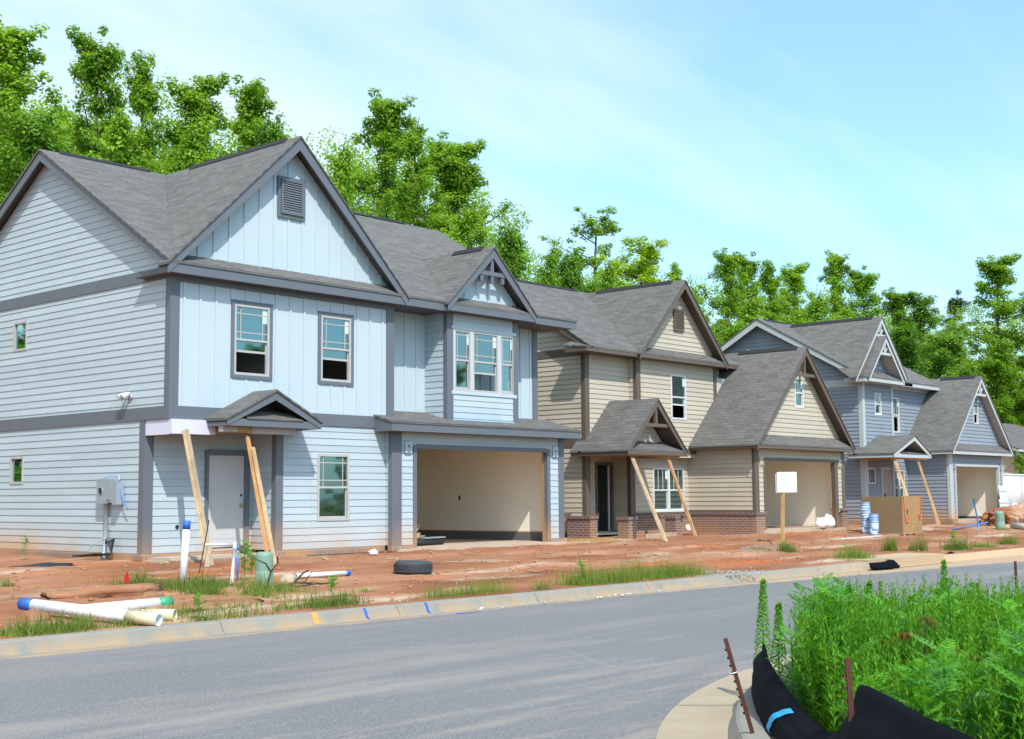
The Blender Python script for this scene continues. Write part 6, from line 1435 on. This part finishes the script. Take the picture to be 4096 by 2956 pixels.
tag(o, 'reddish-brown feathery seedling on a dark stem among the green weeds', 'plant'); mb = MB(); mb.tube([(p.x, p.y, -.45), (p.x+.01, p.y, -.0), (p.x+.0, p.y, .40)], [.010, .008, .004], 6); mb.build('stem', 'stick', None).parent = o
bpy.data.objects['stem'].data.transform(Matrix.Translation(-Vector(o.location)))
# tall seed spikes
def spike(px, py, z, label, lean=.03):
    p = at(px, py, Z=z); H = z+.43; r = np.random.default_rng(int(px)); C = []; N = []; out = []
    for k in range(260):
        t = .22+.78*k/260; a = k*2.4; q = .036*(1.06-t)*2.2+.006; c = np.array([q*math.cos(a)+lean*t*t, q*math.sin(a), H*t]); C.append(c); N.append((math.cos(a)*.6, math.sin(a)*.6, .6))
    V, F = leafquads(np.array(C), np.array(N), .058, r, .32); me = npmesh('weed_spike', V, F, 'weed'); o = link('weed_spike', me, loc=(p.x-lean, p.y, -.43)); tag(o, label, 'plant', 'tall seed spikes above the weeds')
    mb = MB(); mb.tube([(0, 0, -.02), (lean*.25, 0, H*.5), (lean, 0, H)], [.007, .006, .002], 5); s = mb.build('stem', 'weed', None); s.parent = o; return o
spike(1690, 1284, .40, 'bushy spike at the far left corner of the weeds'); spike(1880, 1293, .40, 'leafy spike just left of the thin black stake'); spike(1926, 1288, .40, 'spike right of the thin black stake, tilted', .06)
spike(2090, 1240, .52, 'tallest single seed spike against the road'); spike(1848, 1300, .36, 'short spike between the tall bushy weed and the stake'); spike(2020, 1318, .3, 'thin spike in front of the road left of the tallest one')
spike(1725, 1335, .28, 'feathery spike at the left end of the weeds'); spike(2125, 1345, .22, 'short spike left of the leaning stake'); spike(2240, 1330, .24, 'faint spike below the right black stake')

# silt fence: fabric strip and steel stakes
Q = 1.0
def fpt(px, py, z): return at(px, py, Z=z)
topk = [(9.3, 5.62, -.12), (8.80, 5.30, -.02), (8.28, 4.92, -.10), (7.75, 4.45, -.21), (7.3, 4.06, -.26), (6.95, 3.72, -.25), (6.62, 3.45, -.08), (6.36, 3.27, .10), (6.18, 3.14, .145), (5.9, 2.88, .15), (5.5, 2.52, .15), (5.1, 2.15, .15), (4.4, 1.5, .12), (3.6, .6, .1)]
botk = [(9.4, 5.7, -.45), (8.85, 5.42, -.45), (8.25, 5.04, -.45), (7.70, 4.60, -.45), (7.2, 4.2, -.45), (6.75, 3.82, -.45), (6.35, 3.5, -.45), (5.95, 3.2, -.45), (5.65, 3.0, -.45), (5.3, 2.7, -.45), (4.9, 2.35, -.45), (4.5, 2.0, -.45), (3.9, 1.4, -.45), (3.2, .6, -.45)]
def cr_interp(K, t):
    n = len(K)-1; i = min(n-1, int(t*n)); u = t*n-i; p = [Vector(K[max(0, min(n, i+k))]) for k in (-1, 0, 1, 2)]
    return .5*((2*p[1])+(p[2]-p[0])*u+(2*p[0]-5*p[1]+4*p[2]-p[3])*u*u+(3*p[1]-p[0]-3*p[2]+p[3])*u**3)
NU, NV = 150, 18
def fabp(i, j, lift=0):
    t = i/NU; v = j/NV; a, b_ = cr_interp(botk, t), cr_interp(topk, t); p = a.lerp(b_, v); out_ = Vector((-.64, .77, 0))
    fold = .022*mn.noise((t*9, v*1.2, 1))+.005*mn.noise((t*45, v*2, 4))+.035*mn.noise((t*4+v*3, v*5, 9))
    p += out_*(.06*math.sin(math.pi*v)+fold*(.4+v)+lift); p.z += .012*mn.noise((t*12, v*2, 6))*v; return p
V = np.array([tuple(fabp(i, j)) for i in range(NU+1) for j in range(NV+1)]); F = np.array([(i*(NV+1)+j, (i+1)*(NV+1)+j, (i+1)*(NV+1)+j+1, i*(NV+1)+j+1) for i in range(NU) for j in range(NV)])
sf = link('silt_fence', npmesh('silt_fence', V, F, 'fabric', True)); tag(sf, 'sagging black fabric silt fence curving round the near corner', 'fence')
so = sf.modifiers.new('thick', 'SOLIDIFY'); so.thickness = .004
M['cyan'] = plain('cyan_paint', (.02, .36, .72), .6, 0, .15, 20)
i0 = 34.6; V = np.array([tuple(fabp(i0+k+(j/NV)**3*5, j, .012)) for j in range(0, NV) for k in (0, 2.0)]); F = np.array([(2*j, 2*j+1, 2*j+3, 2*j+2) for j in range(NV-2)])
pm = link('paint_stripe', npmesh('paint_stripe', V, F, 'cyan', True), sf)
def stake(base, top, label, w=.034):
    a, b_ = Vector(base), Vector(top); o = empty('steel_stake', tuple(a), label, 'stake', 'steel stakes of the silt fence'); d = (b_-a).normalized()
    mb = MB(); side = Vector((.64, -.77, 0)).cross(d).normalized(); nrm = d.cross(side)
    mb.bar(a, b_, w, .006, nrm); mb.bar(a+nrm*.012, b_+nrm*.012, .006, .024, nrm); mb.build('tee_post', 'rust', o)
    mb = MB()
    for k in range(9):
        c = a.lerp(b_, .25+.08*k); mb.bar(c-nrm*.014, c-nrm*.003, .012, .014, d)
    mb.build('studs', 'rust', o); return o
stake((7.57, 4.66, -.47), (7.40, 4.75, .17), 'rusty leaning stake standing alone before the fabric')
mb = MB(); c = Vector((7.57, 4.66, -.47)).lerp(Vector((7.40, 4.75, .17)), .66); mb.lathe([(.024, -.004), (.027, 0), (.024, .004)], c, (-.2, .1, 1), 12, True); 
w_ = mb.build('wire_tie', 'white', None); st = bpy.data.objects['steel_stake']; w_.parent = st; w_.data.transform(Matrix.Translation(-Vector(st.location)))
t_ = at(1873, 1457, Z=.29); stake((t_.x+.02, t_.y-.02, -.5), tuple(t_), 'rusty upright stake at the fabric peak in front')
t_ = at(1948, 1288, Z=.22); stake((t_.x, t_.y, -.5), tuple(t_), 'short dark stake poking out of the weeds before the road')
t_ = at(2163, 1292, Z=.22); stake((t_.x-.10, t_.y-.1, -.5), tuple(t_), 'leaning stake with a hanging fabric scrap behind the weeds')
c = t_; mb = MB(); mb.prism([c+Vector((.02, -.01, -.07)), c+Vector((.07, -.03, -.10)), c+Vector((.10, -.03, -.34)), c+Vector((.0, -.01, -.38))], (.012, .012, 0)); tag(rebase(mb.build('fabric_scrap', 'fabric'), tuple(c)), 'grey-black fabric scrap hanging on the leaning stake', 'fabric')
t_ = at(2247, 1243, Z=.27); stake((t_.x+.03, t_.y, -.5), tuple(t_), 'tall dark stake near the right edge of the photo')

# ================================================================== SKY, SUN
SUN = Vector((-.58, -1.0, 1.33)).normalized()
el = math.asin(SUN.z); az = math.atan2(SUN.x, SUN.y)
w = bpy.data.worlds.new('World'); SC.world = w; w.use_nodes = True; nt = w.node_tree; nt.nodes.clear()
out = nd(nt, 'ShaderNodeOutputWorld'); bg = nd(nt, 'ShaderNodeBackground'); nt.links.new(bg.outputs[0], out.inputs[0]); bg.inputs[1].default_value = .145
sky = nd(nt, 'ShaderNodeTexSky', sky_type='NISHITA'); sky.sun_disc = False; sky.sun_elevation = el; sky.sun_rotation = az; sky.air_density = 1.0; sky.dust_density = 1.2; sky.ozone_density = 1.6
tc = nd(nt, 'ShaderNodeTexCoord'); s = sep(nt, tc.outputs['Generated'])
zz = mathn(nt, 'ADD', mathn(nt, 'MAXIMUM', s[2], 0), .22)
cb = nd(nt, 'ShaderNodeCombineXYZ'); nt.links.new(mathn(nt, 'DIVIDE', s[0], zz), cb.inputs[0]); nt.links.new(mathn(nt, 'DIVIDE', s[1], zz), cb.inputs[1])
mp = nd(nt, 'ShaderNodeMapping'); nt.links.new(cb.outputs[0], mp.inputs[0]); mp.inputs['Scale'].default_value = (.45, 1.35, 1); mp.inputs['Rotation'].default_value = (0, 0, rad(-30)); mp.inputs['Location'].default_value = (.35, .2, 0)
n1 = noise(nt, 1.9, 7, mp.outputs[0], .52); n2 = noise(nt, .42, 3, cb.outputs[0])
# thin high cloud is thicker to the north-west (left of the photo)
bank = maprange(nt, mathn(nt, 'SUBTRACT', s[1], mathn(nt, 'MULTIPLY', s[0], .75)), -.25, .90, .0, .60)
cl = mathn(nt, 'ADD', maprange(nt, n1, .42, .70, .0, .50), mathn(nt, 'ADD', bank, maprange(nt, n2, .4, .65, -.12, .12)))
cl = maprange(nt, cl, .0, .82, .16, 1)
blue = mix(nt, 1, sky.outputs[0], (1.08, 1.56, 1.74), 'MULTIPLY')
c = mix(nt, cl, blue, (5.6, 6.55, 6.95))
nt.links.new(c, bg.inputs[0])
sd = bpy.data.lights.new('sun', 'SUN'); sd.energy = 4.0; sd.angle = rad(.55); sd.color = (1, .955, .88)
so_ = bpy.data.objects.new('sun', sd); COL.objects.link(so_); so_.location = (0, -20, 40); so_.rotation_euler = SUN.to_track_quat('Z', 'Y').to_euler()

# ================================================================== RENDER
SC.view_settings.view_transform = 'Standard'; SC.view_settings.look = 'None'; SC.view_settings.exposure = .26; SC.view_settings.gamma = 1
SC.render.engine = 'CYCLES'; cy = SC.cycles
cy.use_denoising = True
try: cy.denoiser = 'OPENIMAGEDENOISE'; cy.denoising_input_passes = 'RGB_ALBEDO_NORMAL'; cy.denoising_prefilter = 'ACCURATE'
except Exception: pass
cy.max_bounces = 8; cy.diffuse_bounces = 6; cy.transparent_max_bounces = 12; cy.glossy_bounces = 3; cy.caustics_reflective = False; cy.caustics_refractive = False
SC.render.resolution_x = 1024; SC.render.resolution_y = 739
for o in list(bpy.data.objects):
    if '_o' in o: del o['_o']
